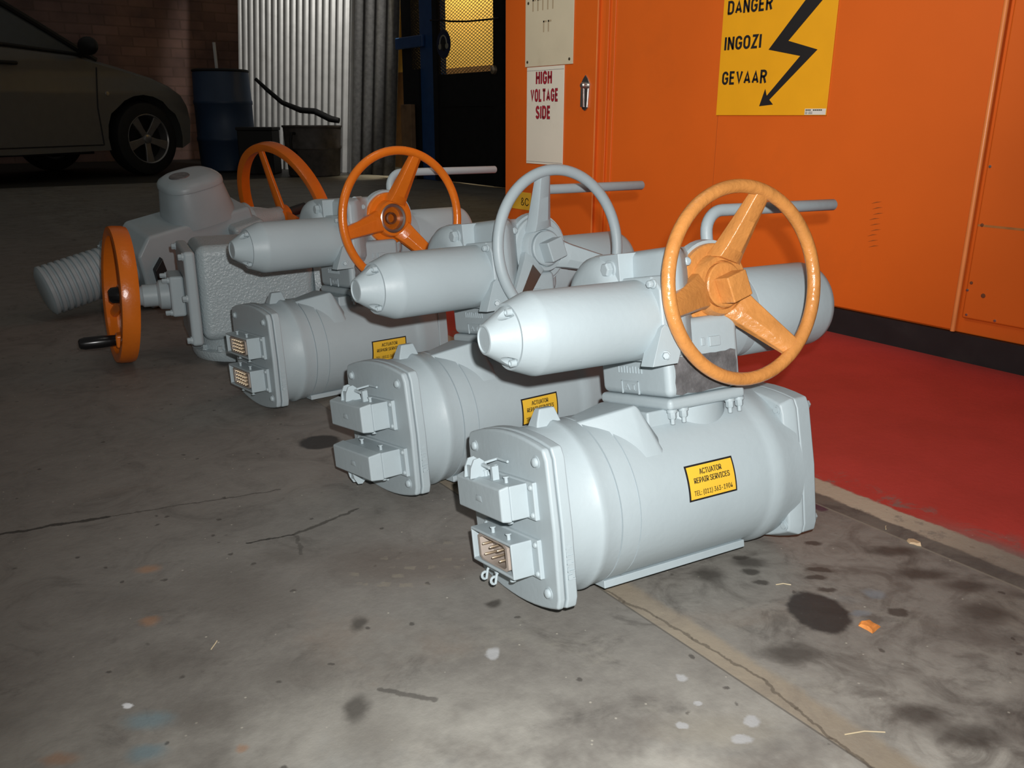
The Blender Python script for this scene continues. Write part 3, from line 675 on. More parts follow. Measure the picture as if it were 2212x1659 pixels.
    mb = MB(); mb.box(0.190, 0.304, -0.071, 0.071, 0.113, 0.205); col = mb.build('gear_column', g, root, bevel=0.009, seg=4)
    cu, cv, cw, Rw = wheel
    mb = MB()
    poly = [(0.188, -0.093), (0.204, -0.093), (0.222, -0.080), (0.240, -0.060), (0.254, -0.050), (0.322, -0.048), (0.336, -0.030), (0.336, 0.078), (0.188, 0.078)]
    secs = []
    for wz, sh in ((0.160, 0.80), (0.178, 1.0), (0.262, 1.0), (0.283, 0.97), (0.291, 0.88)):
        secs.append([Vector((0.27+(p-0.27)*(sh if p > 0.26 else 1-(1-sh)*0.5), (q*sh if sh > 0.9 else max(-0.0705, q*sh)), wz)) for p, q in poly])
    mb.loft(secs); head = mb.build('gear_head', g, root, bevel=0.007, seg=3)
    mb = MB(); mb.box(0.255, 0.272, -0.0735, -0.06, 0.168, 0.180); mb.box(0.243, 0.249, -0.0725, -0.06, 0.170, 0.180); mb.build('cast_mark', g, col, bevel=0.001)
    # cast pad and lettering on the flank of the column
    mb = MB()
    sideplace = lambda v0, w0: (lambda p: Vector((0.1897-max(0, p.z), v0-p.x, w0+p.y)))
    for k in range(9): mb.box(0.1888, 0.191, 0.030-k*0.0060-0.0026, 0.030-k*0.0060, 0.1415, 0.1500-(0.0015 if k % 3 == 1 else 0))
    add_text(mb, 'A I', (0.022, 0.0075), sideplace(0.006, 0.1235), bold=0.0, extrude=0.001)
    for a0, a1, b0, b1 in ((0.024, -0.012, 0.1305, 0.1318), (-0.0105, -0.012, 0.115, 0.1318), (0.024, 0.0228, 0.115, 0.1318)): mb.box(0.1888, 0.191, min(a0, a1), max(a0, a1), b0, b1)
    mb.build('cast_lettering', g, col)
    mb = MB(); n = 12; random.seed(len(name)+int(pose[1]*100))
    edge = []
    for k in range(n): edge.append((0.2005+0.0955*k/n, 0.1165+random.uniform(-.0012, .0012)))
    for k in range(6): edge.append((0.296+random.uniform(-.001, .001), 0.1165+0.0445*k/6))
    for k in range(n): edge.append((0.296-0.0955*k/n, 0.161+random.uniform(-.0012, .0012)))
    for k in range(6): edge.append((0.2005+random.uniform(-.0012, .0012), 0.161-0.0445*k/6))
    mb.prism(edge, lambda p, q, a: Vector((p, a, q)), -0.0718, -0.0700); mb.build('nameplate', M['plate'], col)['label'] = 'scuffed dark metal nameplate'
    # motor: tapered nose, barrel, square flange
    vm, wm = -0.0433, 0.2095
    mb = MB(); mb.lathe([(-0.0300, 0), (-0.0300, 0.0135), (-0.0315, 0.0145), (-0.0310, 0.0166), (-0.0285, 0.0180), (-0.0040, 0.0330), (-0.0030, 0.0338), (-0.0030, 0.0368), (-0.0015, 0.0376), (0.0200, 0.0458), (0.0235, 0.0470), (0.0265, 0.0474), (0.10, 0.0474), (0.172, 0.0474)], (0, vm, wm), (1, 0, 0), 72)
    mot = mb.build('motor', g, root, sharp=24)
    cs = []
    for a in (-118, 2, 122):
        t = R(a); d = Vector((0, math.cos(t), math.sin(t)))
        mbc = MB(); c0 = Vector((-0.05, vm, wm))+d*0.0325; mbc.cyl(c0, c0+Vector((0.0462, 0, 0)), 0.0085, n=20); co = mbc.build('cutter', g); co.parent = root; cs.append(co)
    bpy.context.view_layer.update(); cut(mot, cs)
    mot.data.set_sharp_from_angle(angle=R(24))
    for a in (-118, 2, 122):
        t = R(a); d = Vector((0, math.cos(t), math.sin(t))); mb = MB(); mb.lathe([(0, 0.0042), (-0.006, 0.0042), (-0.0065, 0.0028), (-0.0045, 0.0026), (-0.0045, 0)], Vector((-0.0038, vm, wm))+d*0.0318, (1, 0, 0), 14); mb.build('nose_screw', g, mot)
    mb = MB(); hs = 0.050; k_ = 0.016
    sq = [(-hs+k_, -hs), (hs-k_, -hs), (hs, -hs+k_), (hs, hs-k_), (hs-k_, hs), (-hs+k_, hs), (-hs, hs-k_), (-hs, -hs+k_)]
    mb.prism([(vm+p, wm+q) for p, q in sq], UVW, 0.171, 0.190)
    mf = mb.build('motor_flange', g, root, bevel=0.003, seg=3)
    for sv, sw in ((-1, -1), (-1, 1), (1, 1)):
        mb = MB(); c0 = Vector((0.171, vm+sv*0.041, wm+sw*0.041))
        if sw < 0: mb.prism([(0.150, wm-0.052), (0.1665, wm-0.010), (0.172, wm-0.006), (0.190, wm-0.016), (0.191, wm-0.040), (0.186, wm-0.052)], lambda p, q, a: Vector((p, a, q)), vm-0.0535, vm-0.030)
        mb.hexbolt(c0+Vector((-0.002, -0.0125 if sw < 0 else 0, 0)), (-1, 0, 0) if sw > 0 else (-0.5, -0.85, 0), 0.0046, 0.008 if sw > 0 else 0.007); mb.build('motor_bolt', g, mf, bevel=0.0012)
    # switch compartment on the right
    mb = MB(); mb.lathe([(0.300, 0.060), (0.336, 0.060), (0.337, 0.066), (0.362, 0.066), (0.364, 0.0610), (0.386, 0.0605), (0.387, 0.0595), (0.3885, 0.0605), (0.518, 0.0605), (0.5265, 0.0585), (0.5315, 0.053), (0.533, 0.046), (0.533, 0)], (0, 0.035, 0.197), (1, 0, 0), 64)
    sw_ = mb.build('switch_housing', g, root)
    mb = MB(); mb.box(0.337, 0.362, -0.012, 0.012, 0.245, 0.275); mb.hexbolt((0.349, 0.0, 0.275), (0, 0, 1), 0.007, 0.006); mb.build('housing_ear', g, sw_, bevel=0.002)
    # domed cover on the left
    mb = MB(); mb.lathe([(0.1545, 0), (0.1545, 0.036), (0.1560, 0.044), (0.161, 0.053), (0.169, 0.0595), (0.180, 0.062), (0.195, 0.062)], (0, 0.034, 0.230), (1, 0, 0), 48)
    dm = mb.build('dome_cover', g, root)
    mb = MB(); mb.box(0.168, 0.206, -0.022, 0.018, 0.248, 0.2895); mb.hexbolt((0.168, -0.004, 0.272), (-1, 0, 0), 0.009, 0.010); mb.domebolt((0.168, -0.008, 0.255), (-1, 0, 0), 0.004, 0.005); mb.build('cover_ear', g, dm, bevel=0.003)
    mb = MB(); mb.lathe([(0, 0.0052), (0.006, 0.005), (0.008, 0.003), (0.008, 0)], (0.232, -0.066, 0.272), (0, -1, 0.1), 14)
    mb.cyl((0.248, -0.03, 0.288), (0.222, -0.055, 0.288), 0.0055, n=14); mb.build('head_screw', g, head)
    # boss behind the wheel
    mb = MB(); mb.lathe([(-0.040, 0.058), (-0.052, 0.056)], (cu, 0, cw), (0, 1, 0), 40); mb.build('boss', g, root)
    mb = MB(); mb.lathe([(-0.050, 0.0525), (-0.058, 0.0515), (-0.060, 0.049)], (cu, 0, cw), (0, 1, 0), 48); mb.build('boss_ring', collar_m, root, bevel=0.001)
    hw = handwheel(root, (cu, cv, cw), Rw, 0.0080 if Rw < 0.115 else 0.0084, wheel_m['angs'], wheel_m['m'], None, wheel_m['nut'], wheel_m.get('bare'))
    # bent clutch lever
    lv = 0.03; lu, lw = 0.352, 0.338; rb = 0.030
    pts = [(lu, lv, 0.280), (lu, lv, lw-rb)]
    for k in range(1, 9):
        t = R(90*k/8); pts.append((lu+rb*(1-math.cos(t)), lv, lw-rb+rb*math.sin(t)))
    pts += [(lu+0.1, lv, lw-0.0005), (lever_end-0.002, lv, lw-0.002)]
    mb = MB(); mb.tube(pts+[(lever_end, lv, lw-0.002)], [0.0082]*(len(pts))+[0.0068], 18); lev = mb.build('clutch_lever', g, root)
    mb = MB(); mb.lathe([(0, 0.014), (0.014, 0.0125), (0.018, 0.0105)], (lu, lv, 0.279), (0, 0, 1), 24); mb.build('lever_boss', g, lev)
    if casting: casting(root)
    plugs(root)
    sticker(root, *sticker_pos, Rb)
    return root

W120 = [R(70), R(-50), R(190)]
def plugs1(r):
    connector(r, -0.058, 0.058, 0.0095, 0.0485, 0.0265, False, latch=(1, 0.0485))
    c = connector(r, -0.056, 0.048, -0.0575, -0.0165, 0.031, True, pins='six'); hook_latch(c, 0.004, -0.0575, 0.031)
def plugs2(r):
    connector(r, -0.046, 0.066, 0.006, 0.046, 0.030, False, latch=(1, 0.046), hood_depth=0.018)
    connector(r, -0.068, 0.060, -0.060, -0.022, 0.034, False, latch=(-1, -0.060), hood_depth=0.020)
def plugs3(r):
    connector(r, -0.058, 0.058, 0.004, 0.044, 0.030, True)
    connector(r, -0.060, 0.058, -0.060, -0.018, 0.032, True)
a1 = actuator('valve_actuator', 'nearest grey valve actuator with ochre three-spoke handwheel and one plug socket left open',
              (0.5168, 0.7292, 0.1073, 1.6907, 0.2184), (0.2825, -0.11, 0.240, 0.1126), 0.598, plugs1, (0.184, 0.2565, -0.0055, 0.0360), None, dict(angs=W120, m=M['ochre'], nut=True), M['ochre'])
a2 = actuator('valve_actuator', 'grey valve actuator with grey-painted handwheel, second from the front, both plugs covered',
              (0.5297, 1.0886, 0.1035, 1.5652, 0.1641), (0.2878, -0.11, 0.241, 0.1168), 0.605, plugs2, (0.194, 0.264, -0.025, 0.017), None, dict(angs=[R(100), R(-20), R(220)], m=M['grey'], nut=True, bare=2), M['grey'])
a3 = actuator('valve_actuator', 'third grey valve actuator from the front, orange handwheel with open hub, two open plugs',
              (0.5116, 1.5949, 0.102, 1.535, 0.0901), (0.2962, -0.11, 0.2462, 0.1311), 0.635, plugs3, (0.208, 0.287, -0.037, 0.008), None, dict(angs=W120, m=M['orange_deep'], nut=False), M['orange_deep'])

# ------------------------------------------------------------------ fourth actuator: square gearbox with side handwheel
def flat_wheel(root, c, axis, Ro, band, thick, spokes, m, hub_m, depth=0.02, name='handwheel'):
    """cast wheel with a flat banded rim; axis = direction the face looks"""
    a, e1, e2 = basis(axis); c = Vector(c)
    mb = MB(); h = band/2
    mb.lathe([(-h, Ro-thick*0.55), (-h+0.002, Ro-0.002), (-h*0.5, Ro), (h*0.5, Ro), (h-0.002, Ro-0.002), (h, Ro-thick*0.55), (h-0.004, Ro-thick), (-h+0.004, Ro-thick)], c, a, 80, ring=True)
    wl = mb.build(name, m, root)
    mb = MB(); mb.lathe([(-depth-0.016, 0.024), (-depth-0.016, 0.030), (-depth+0.012, 0.028), (-depth+0.016, 0.024), (-depth+0.016, 0)], c, a, 32); mb.build('hub', m, wl)
    for ang in spokes:
        d = e1*math.cos(ang)+e2*math.sin(ang); t = a.cross(d)
        secs = []
        for f, wd in ((0, 0.020), (0.5, 0.0155), (1.0, 0.0125)):
            p = c + d*(0.02+(Ro-thick-0.018)*f) + a*(-depth*(1-f))
            secs.append([p-t*wd-a*0.006, p-t*wd+a*0.003, p-t*wd*0.3+a*0.008, p+t*wd*0.3+a*0.008, p+t*wd+a*0.003, p+t*wd-a*0.006])
        mb = MB(); mb.loft(secs); mb.build('spoke', m, wl, bevel=0.0015)
    return wl
a4 = empty('gearbox_actuator', Matrix.Translation((0.40, 2.07, 0)) @ Matrix.Rotation(R(-10), 4, 'Z'), 'grey square gearbox actuator with orange side handwheel and black crank grip', 'actuator')
gr = M['grey_rough']
def b4(*a): return MB().box(*a)
mb = b4(0.135, 0.40, -0.098, 0.105, 0.050, 0.272); mb.build('gearbox_case', gr, a4, bevel=0.022, seg=5)
mb = b4(0.108, 0.134, -0.102, 0.11, 0.044, 0.262); cp = mb.build('side_cover', M['grey'], a4, bevel=0.008, seg=3)
for yy, zz in ((-0.092, 0.25), (-0.092, 0.058), (-0.092, 0.155), (0.09, 0.25)):
    mb = MB(); mb.hexbolt((0.108, yy, zz), (-1, 0, 0), 0.0075, 0.010); mb.build('cover_bolt', M['grey'], cp)
mb = MB(); mb.lathe([(0, 0.112), (0.012, 0.118), (0.022, 0.118), (0.026, 0.105), (0.06, 0.10)], (0.232, 0.0, 0.0), (0, 0, 1), 48); bb = mb.build('mounting_flange', gr, a4)
for k in range(6):
    t = R(-150+k*24); mb = MB(); mb.hexbolt((0.232+0.108*math.cos(t), 0.108*math.sin(t), 0.026), (0, 0, 1), 0.006, 0.010); mb.build('flange_bolt', gr, bb)
mb = MB(); mb.lathe([(0.398, 0.10), (0.41, 0.104), (0.480, 0.104), (0.4805, 0.1025), (0.482, 0.1025), (0.4825, 0.104), (0.60, 0.104), (0.604, 0.111), (0.63, 0.111), (0.632, 0.10), (0.66, 0.09)], (0, 0.0, 0.158), (1, 0, 0), 64); mb.build('motor', gr, a4)
mb = b4(0.076, 0.108, -0.048, 0.048, 0.105, 0.200); sf = mb.build('shaft_flange', M['grey'], a4, bevel=0.006)
for yy in (-0.038, 0.038):
    for zz in (0.115, 0.190):
        mb = MB(); mb.hexbolt((0.076, yy, zz), (-1, 0, 0), 0.006, 0.014); mb.build('flange_bolt', M['grey'], sf)
mb = MB(); mb.lathe([(-0.02, 0.016), (0.016, 0.022), (0.02, 0.026), (0.05, 0.026), (0.056, 0.034), (0.078, 0.036)], (0, 0, 0.152), (1, 0, 0), 32); mb.build('shaft_sleeve', M['grey'], a4)
fwl = flat_wheel(a4, (-0.028, 0, 0.1585), (-1, -0.12, 0.08), 0.156, 0.040, 0.022, [R(88), R(208), R(-32)], M['orange_deep'], None, depth=0.012)
mb = MB(); mb.lathe([(0, 0.020), (0.016, 0.018), (0.022, 0.012), (0.022, 0)], (-0.030, 0, 0.1585), (-1, 0, 0), 24); mb.build('hub_cap', M['black_gloss'], fwl)['label'] = 'black oily hub cap'
mb = MB()
gp = Vector((-0.029, -0.050, 0.066))
mb.lathe([(0, 0.0075), (0.008, 0.0115), (0.045, 0.0140), (0.082, 0.0140), (0.092, 0.0115), (0.095, 0.007), (0.095, 0)], gp+Vector((-0.002, 0, 0.0)), (-1, -0.08, 0.0), 24); mb.build('crank_grip', M['black_gloss'], fwl)['label'] = 'black crank grip'
mb = b4(-0.05, -0.008, -0.070, -0.030, 0.050, 0.080); mb.build('grip_lug', M['orange_deep'], fwl, bevel=0.005)

# ------------------------------------------------------------------ fifth actuator: tilted, ribbed motor and dome cover
a5 = empty('tilted_actuator', frame_mtx(0.37-0.06*math.sin(R(84)), 2.66-0.06*math.cos(R(84)), 0.088, R(84), R(-11), R(13)), 'farthest grey actuator lying tilted on its ribbed motor, with domed cover and large orange handwheel', 'actuator')
gd = M['grey_dark']
prof = [(-0.032, 0), (-0.032, 0.056), (-0.028, 0.064)]
for k in range(11):
    t0 = -0.024+k*0.0175; prof += [(t0, 0.0705), (t0+0.0085, 0.0705), (t0+0.0105, 0.0655), (t0+0.0155, 0.0655)]
prof += [(0.172, 0.062), (0.18, 0.05)]
mb = MB(); mb.lathe(prof, (0, 0, 0), (1, 0, 0), 56); mb.build('ribbed_motor', gd, a5)
mb = MB(); mb.lathe([(0.165, 0.085), (0.185, 0.085), (0.186, 0.060), (0.255, 0.058)], (0, 0, 0), (1, 0, 0), 40); mf5 = mb.build('motor_flange', gd, a5)
for k in range(8):
    t = 2*math.pi*k/8; mb = MB(); mb.hexbolt((0.165, 0.077*math.cos(t), 0.077*math.sin(t)), (-1, 0, 0), 0.005, 0.007); mb.build('flange_bolt', gd, mf5)
mb = MB(); mb.loft([[Vector((0.215, -0.075, -0.13)), Vector((0.585, -0.075, -0.13)), Vector((0.585, 0.08, -0.13)), Vector((0.215, 0.08, -0.13))],
                    [Vector((0.215, -0.092, -0.02)), Vector((0.585, -0.092, -0.02)), Vector((0.585, 0.09, -0.02)), Vector((0.215, 0.09, -0.02))],
                    [Vector((0.215, -0.092, 0.045)), Vector((0.585, -0.092, 0.045)), Vector((0.585, 0.09, 0.045)), Vector((0.215, 0.09, 0.045))],
                    [Vector((0.262, -0.082, 0.092)), Vector((0.585, -0.082, 0.086)), Vector((0.585, 0.09, 0.086)), Vector((0.262, 0.09, 0.092))]])
mb.build('gear_case', gd, a5, bevel=0.010, seg=3)
def sup(r, z, n=48, e=2.9):
    return [Vector((0.452+r*math.copysign(abs(math.cos(t))**(2/e), math.cos(t)), r*0.92*math.copysign(abs(math.sin(t))**(2/e), math.sin(t)), z)) for t in [2*math.pi*k/n for k in range(n)]]
mb = MB(); mb.loft([sup(r, z) for r, z in ((0.103, 0.070), (0.101, 0.098), (0.087, 0.172), (0.086, 0.175), (0.089, 0.177), (0.088, 0.188), (0.083, 0.195), (0.066, 0.205), (0.05, 0.2065))])
dome = mb.build('dome_cover', gd, a5)
mb = MB(); mb.lathe([(0, 0.030), (0.003, 0.028), (0.003, 0)], (0.425, 0, 0.206), (0, 0, 1), 24); mb.build('indicator_window', M['plate'], dome)['label'] = 'dark round position window'
mb = MB(); mb.lathe([(0.575, 0.070), (0.59, 0.074), (0.602, 0.074), (0.606, 0.060), (0.64, 0.048), (0.672, 0.034), (0.70, 0.030), (0.71, 0.030)], (0, -0.02, 0.0), (1, 0, 0), 36); gh = mb.build('wheel_gear', M['grey_rough'], a5)
mb = MB(); mb.box(0.495, 0.60, -0.135, -0.04, -0.02, 0.055); mb.build('gear_lobe', M['grey_rough'], a5, bevel=0.014, seg=3)
for k in range(3):
    mb = MB(); mb.hexbolt((0.515+0.03*k, -0.135, 0.03), (0, -1, 0), 0.006, 0.009); mb.build('gear_bolt', M['grey_rough'], gh)
flat_wheel(a5, (0.728, -0.02, 0.0), (-1, -0.13, 0), 0.232, 0.040, 0.024, [R(110), R(230), R(-10)], M['orange_deep'], None, depth=-0.012)
mb = MB(); mb.cyl((0.69, -0.02, 0), (0.80, -0.02, 0), 0.016, n=18); mb.build('wheel_shaft', M['black'], a5)['label'] = 'black shaft end'
mb = MB(); mb.prism([(0.245, -0.10), (0.245, 0.0), (0.275, 0.03), (0.285, -0.10)], lambda p, q, a: Vector((p, a, q)), -0.112, -0.088); mb.build('terminal_bracket', M['black'], a5, bevel=0.003)['label'] = 'black bracket on the gear case'
mb = MB(); mb.lathe([(0, 0.095), (0.02, 0.095), (0.022, 0.07), (0.12, 0.065)], (0.40, 0.0, -0.245), (0, 0, 1), 36); mb.build('mounting_base', gd, a5)

# ------------------------------------------------------------------ electrical cabinet
CX = 1.985
cab = empty('electrical_cabinet', Matrix.Translation((CX, 1.0, 0)), 'tall orange electrical cabinet on a black plinth at the right', 'cabinet')
def cb(x0, x1, y0, y1, z0, z1): return MB().box(x0, x1, y0-1.0, y1-1.0, z0, z1)
ZT = 1.95
cb(0.012, 0.80, -0.6, 2.842, 0.066, ZT).build('cabinet_body', M['cab'], cab, bevel=0.004)
cb(0.004, 0.79, -0.6, 2.842, 0.0, 0.066).build('plinth', M['black'], cab)['label'] = 'black plinth'
dl = cb(0.0, 0.013, 2.305, 2.842, 0.085, ZT-0.03).build('door', M['cab'], cab, bevel=0.004)
mb = MB(); mb.box(-0.0015, 0.002, 2.3035-1, 2.3075-1, 0.09, ZT-0.04); mb.build('door_edge', M['cab_edge'], dl)
mb = cb(0.0, 0.013, 0.987, 2.222, 0.072, ZT-0.03); pnl = mb.build('panel', M['cab'], cab, bevel=0.003)
for y0 in (2.222, ): 
    mb = cb(-0.004, 0.0125, y0-0.008, y0+0.005, 0.08, ZT-0.04); mb.build('panel_lip', M['cab'], pnl, bevel=0.002)
mb = cb(0.004, 0.0125, 2.255, 2.270, 0.08, ZT-0.04); mb.build('door_stop', M['cab'], cab, bevel=0.002)
mb = MB(); mb.cyl((-0.002, 0.983-1, 0.07), (-0.002, 0.983-1, ZT-0.04), 0.0055, n=14); mb.build('corner_bead', M['cab_edge'], cab)
mb = cb(-0.006, 0.013, -0.55, 0.966, 0.106, ZT-0.04); dr = mb.build('door', M['cab'], cab, bevel=0.005, seg=3)
mb = MB(); mb.box(-0.0064, -0.004, -1.5, -0.037, 0.3185, 0.3235); mb.build('rust_streak', mat('brown_streak', (0.38, 0.15, 0.035), 0.6, var=0.3, vscale=30), dr)
for (yy, zz, rr) in ((0.956, 0.19, 0.0032), (0.962, 0.172, 0.003), (0.954, 0.322, 0.0035), (0.925, 0.165, 0.0045), (0.955, 0.115, 0.0028), (0.89, 0.113, 0.003), (0.958, 0.45, 0.003)):
    mb = MB(); mb.lathe([(0, rr*1.2), (0.0015, rr), (0.002, 0)], (-0.006, yy-1, zz), (-1, 0, 0), 12); mb.build('door_screw', M['rust'] if rr > 0.0031 else M['chrome'], dr)
mb = MB(); mb.box(-0.0012, 0.004, 1.757-1, 1.7585-1, 0.075, ZT-0.03); mb.build('panel_seam', mat('seam_orange', (0.5, 0.11, 0.012), 0.5), pnl)
# scuff marks on the panel
mb = MB()
for k in range(9):
    zz = 0.351-k*0.0135; yy = 1.232-(k % 3)*0.004; mb.loft([[Vector((-0.0004, yy-1-0.010+d, zz+e)) for d, e in ((-0.014, 0.003), (0.0, -0.0005), (0.014, -0.004), (0.0, 0.0015))], [Vector((-0.0007, yy-1-0.010+d, zz+e)) for d, e in ((-0.012, 0.0026), (0.0, -0.0003), (0.012, -0.0036), (0.0, 0.0012))]])
mb.build('scuff_mark', mat('scuff_brown', (0.25, 0.07, 0.012), 0.6, var=0.2), pnl)
# door handle
hl = MB(); hl.loft([[Vector((x, 2.358-1+s*wd, z)) for s in (-1, -0.5, 0.5, 1)] for x, wd, z in ((-0.001, 0.004, 0.573), (-0.001, 0.014, 0.59), (-0.001, 0.019, 0.63), (-0.001, 0.023, 0.655), (-0.001, 0.016, 0.675), (-0.001, 0.003, 0.69))], cap=False)
hl = MB(); pl_ = [(0.004, 0.574), (0.016, 0.582), (0.021, 0.640), (0.024, 0.660), (0.012, 0.678), (0.0, 0.690)]
poly = [(p, q) for p, q in pl_] + [(-p, q) for p, q in pl_[::-1][1:]]
hl.prism([(2.358-1+p, q) for p, q in poly], lambda p, q, a: Vector((a, p, q)), -0.004, 0.001); hnd = hl.build('handle', M['chrome'], dl, bevel=0.0012)
hl = MB(); hl.lathe([(0, 0.012), (0.014, 0.011), (0.018, 0.007), (0.018, 0)], (-0.003, 2.358-1, 0.655), (-1, 0, 0), 20); hl.loft([[Vector((-0.012, 2.358-1-0.006, 0.655)), Vector((-0.012, 2.358-1+0.006, 0.655)), Vector((-0.018, 2.358-1+0.006, 0.655)), Vector((-0.018, 2.358-1-0.006, 0.655))], [Vector((-0.009, 2.36-1-0.007, 0.585)), Vector((-0.009, 2.36-1+0.007, 0.585)), Vector((-0.016, 2.36-1+0.007, 0.585)), Vector((-0.016, 2.36-1-0.007, 0.585))]]); hl.build('handle_grip', M['steel'], hnd)

# signs on the cabinet (x runs to the viewer's right = -Y)
def on_cab(y, z, x): return lambda v: Vector((x-max(0, v.z), y-v.x, z+v.y))
def board(name, y0, y1, z0, z1, m, label, cat, th=0.003):
    root = empty(name, Matrix.Translation((CX-0.0005, 0, 0)), label, cat)
    mb = MB(); mb.box(-th, 0.0, y0, y1, z0, z1); mb.build('board', m, root, bevel=0.0006); return root
sg = board('danger_sign', 1.393, 1.763, 0.558, 1.01, M['yellow'], 'yellow danger sign in three languages with black lightning arrow on orange cabinet', 'sign')
sx = -0.0032
for s, y0, y1, z0, z1 in (('DANGER', 1.747, 1.593, 0.826, 0.862), ('INGOZI', 1.7495, 1.6205, 0.733, 0.769), ('GEVAAR', 1.749, 1.5915, 0.641, 0.677)):
    mb = MB(); block_text(mb, s, (y0-y1, z1-z0), on_cab((y0+y1)/2, (z0+z1)/2, sx), stroke=0.215, gap=0.135); mb.build('lettering', M['ink'], sg, smooth=False)
mb = MB()
bolt = [(1.415, 0.965), (1.365+0.02, 0.965), (1.5325, 0.745), (1.439, 0.719), (1.570, 0.594), (1.563, 0.586), (1.609, 0.582), (1.593, 0.627), (1.587, 0.609), (1.490, 0.706), (1.5945, 0.727)]
bolt = [(1.465, 0.868), (1.4055, 0.868), (1.532, 0.7455), (1.439, 0.7190), (1.5765, 0.5985), (1.563, 0.586), (1.609, 0.582), (1.5935, 0.627), (1.5865, 0.609), (1.490, 0.706), (1.594, 0.727)]
A = mb.V([Vector((sx-0.0004, y, z)) for y, z in bolt]); B = mb.V([Vector((sx+0.0004, y, z)) for y, z in bolt])
from mathutils.geometry import tessellate_polygon
for t in tessellate_polygon([[Vector((y, z, 0)) for y, z in bolt]]): mb.F([A[i] for i in t])
for i in range(len(bolt)): mb.F([A[i], A[(i+1) % len(bolt)], B[(i+1) % len(bolt)], B[i]])
mb.build('lightning_arrow', M['ink'], sg, smooth=False)
mb = MB(); mb.box(sx-0.0004, sx+0.0004, 1.3945, 1.4585, 0.5595, 0.5745); ms = mb.build('maker_sticker', M['sticker_white'], sg)
ms['label'] = 'small white sticker in the lower corner'
mb = MB()
for z, ya, yb, h in ((0.5712, 1.456, 1.405, 0.0030), (0.5660, 1.457, 1.434, 0.0014), (0.5625, 1.457, 1.434, 0.0014)):
    n = 9; st = (ya-yb)/n
    for k in range(n):
        if k != 3: mb.box(sx-0.0007, sx-0.0002, ya-(k+0.8)*st, ya-k*st, z-h/2, z+h/2)
mb.build('small_print', M['ink_soft'], ms)
up_ = board('blank_plate', 2.4285, 2.7075, 0.7285, 1.03, M['cream'], 'cream plate with faded lettering above the high-voltage sign', 'sign')
for yy, zz in ((2.690, 0.945), (2.693, 0.745), (2.447, 0.745), (2.447, 1.0)):
    mb = MB(); mb.lathe([(0, 0.0052), (0.0012, 0.005), (0.002, 0.003), (0.002, 0)], (-0.003, yy, zz), (-1, 0, 0), 12); mb.build('plate_screw', M['ink_soft'], up_)
mb = MB()
for s, y0, y1, z0, z1 in (('CEVSU', 2.665, 2.52, 0.915, 0.955), ('AZ', 2.60, 2.545, 0.842, 0.88)):
    for k in range(5 if s[0] == 'C' else 2):
        n = 5 if s[0] == 'C' else 2; st = (y0-y1)/n
        mb.box(-0.0034, -0.0029, y0-(k+0.25)*st, y0-k*st, z0, z1); mb.box(-0.0034, -0.0029, y0-(k+0.75)*st, y0-k*st, z1-0.006, z1)
mb.build('faded_marks', M['faded'], up_)
hv = board('voltage_sign', 2.4745, 2.6955, 0.383, 0.7265, M['white'], 'tall white sign with red HIGH VOLTAGE SIDE lettering on orange cabinet', 'sign')
for s, y0, y1, z0, z1 in (('HIGH', 2.639, 2.544, 0.666, 0.711), ('VOLTAGE', 2.671, 2.506, 0.6055, 0.650), ('SIDE', 2.638, 2.549, 0.545, 0.591)):
    mb = MB(); block_text(mb, s, (y0-y1, z1-z0), on_cab((y0+y1)/2, (z0+z1)/2, -0.0031), stroke=0.235, gap=0.15, depth=0.0002, grow=0.03); mb.build('lettering_edge', M['shadow_ink'], hv, smooth=False)
    mb = MB(); block_text(mb, s, (y0-y1, z1-z0), on_cab((y0+y1)/2, (z0+z1)/2, -0.0032), stroke=0.235, gap=0.15); mb.build('lettering', M['red_ink'], hv, smooth=False)
mb = MB(); mb.box(-0.0034, -0.0029, 2.475, 2.695, 0.7135, 0.7145); mb.box(-0.0034, -0.0029, 2.475, 2.695, 0.3905, 0.3915); mb.build('border_line', M['shadow_ink'], hv)
tg = board('paper_tag', 2.665, 2.80, 0.205, 0.272, M['label_yellow'], 'small yellow tag with handwritten letters low on the cabinet door', 'tag', 0.0012)
mb = MB(); add_text(mb, '&C', (0.050, 0.030), on_cab(2.705, 0.236, -0.0013), bold=0.0, extrude=0.0003); mb.build('handwriting', M['ink'], tg, smooth=False)

# ------------------------------------------------------------------ mesh gate and posts beyond the cabinet
GX = 4.0
gate = empty('mesh_gate', Matrix.Translation((GX, 6.3, 0)), 'dark gate with expanded-metal top and solid lower panel beside blue post', 'gate')
def gb(x0, x1, y0, y1, z0, z1): return MB().box(x0, x1, y0-6.3, y1-6.3, z0, z1)
GZ = 2.3
gb(-0.02, 0.02, 5.60, 5.865, 0.01, GZ).build('gate_stile', M['dark_metal'], gate)
gb(-0.02, 0.02, 6.73, 6.80, 0.01, GZ).build('gate_stile', M['dark_metal'], gate)
gb(-0.008, 0.008, 5.865, 6.73, 0.01, 0.90).build('lower_panel', M['dark_metal'], gate)
gb(-0.014, -0.008, 5.87, 6.70, 0.635, 0.65).build('gate_rail', M['dark_metal'], gate)
gb(-0.02, 0.02, 5.865, 6.73, GZ-0.06, GZ).build('gate_rail', M['dark_metal'], gate)
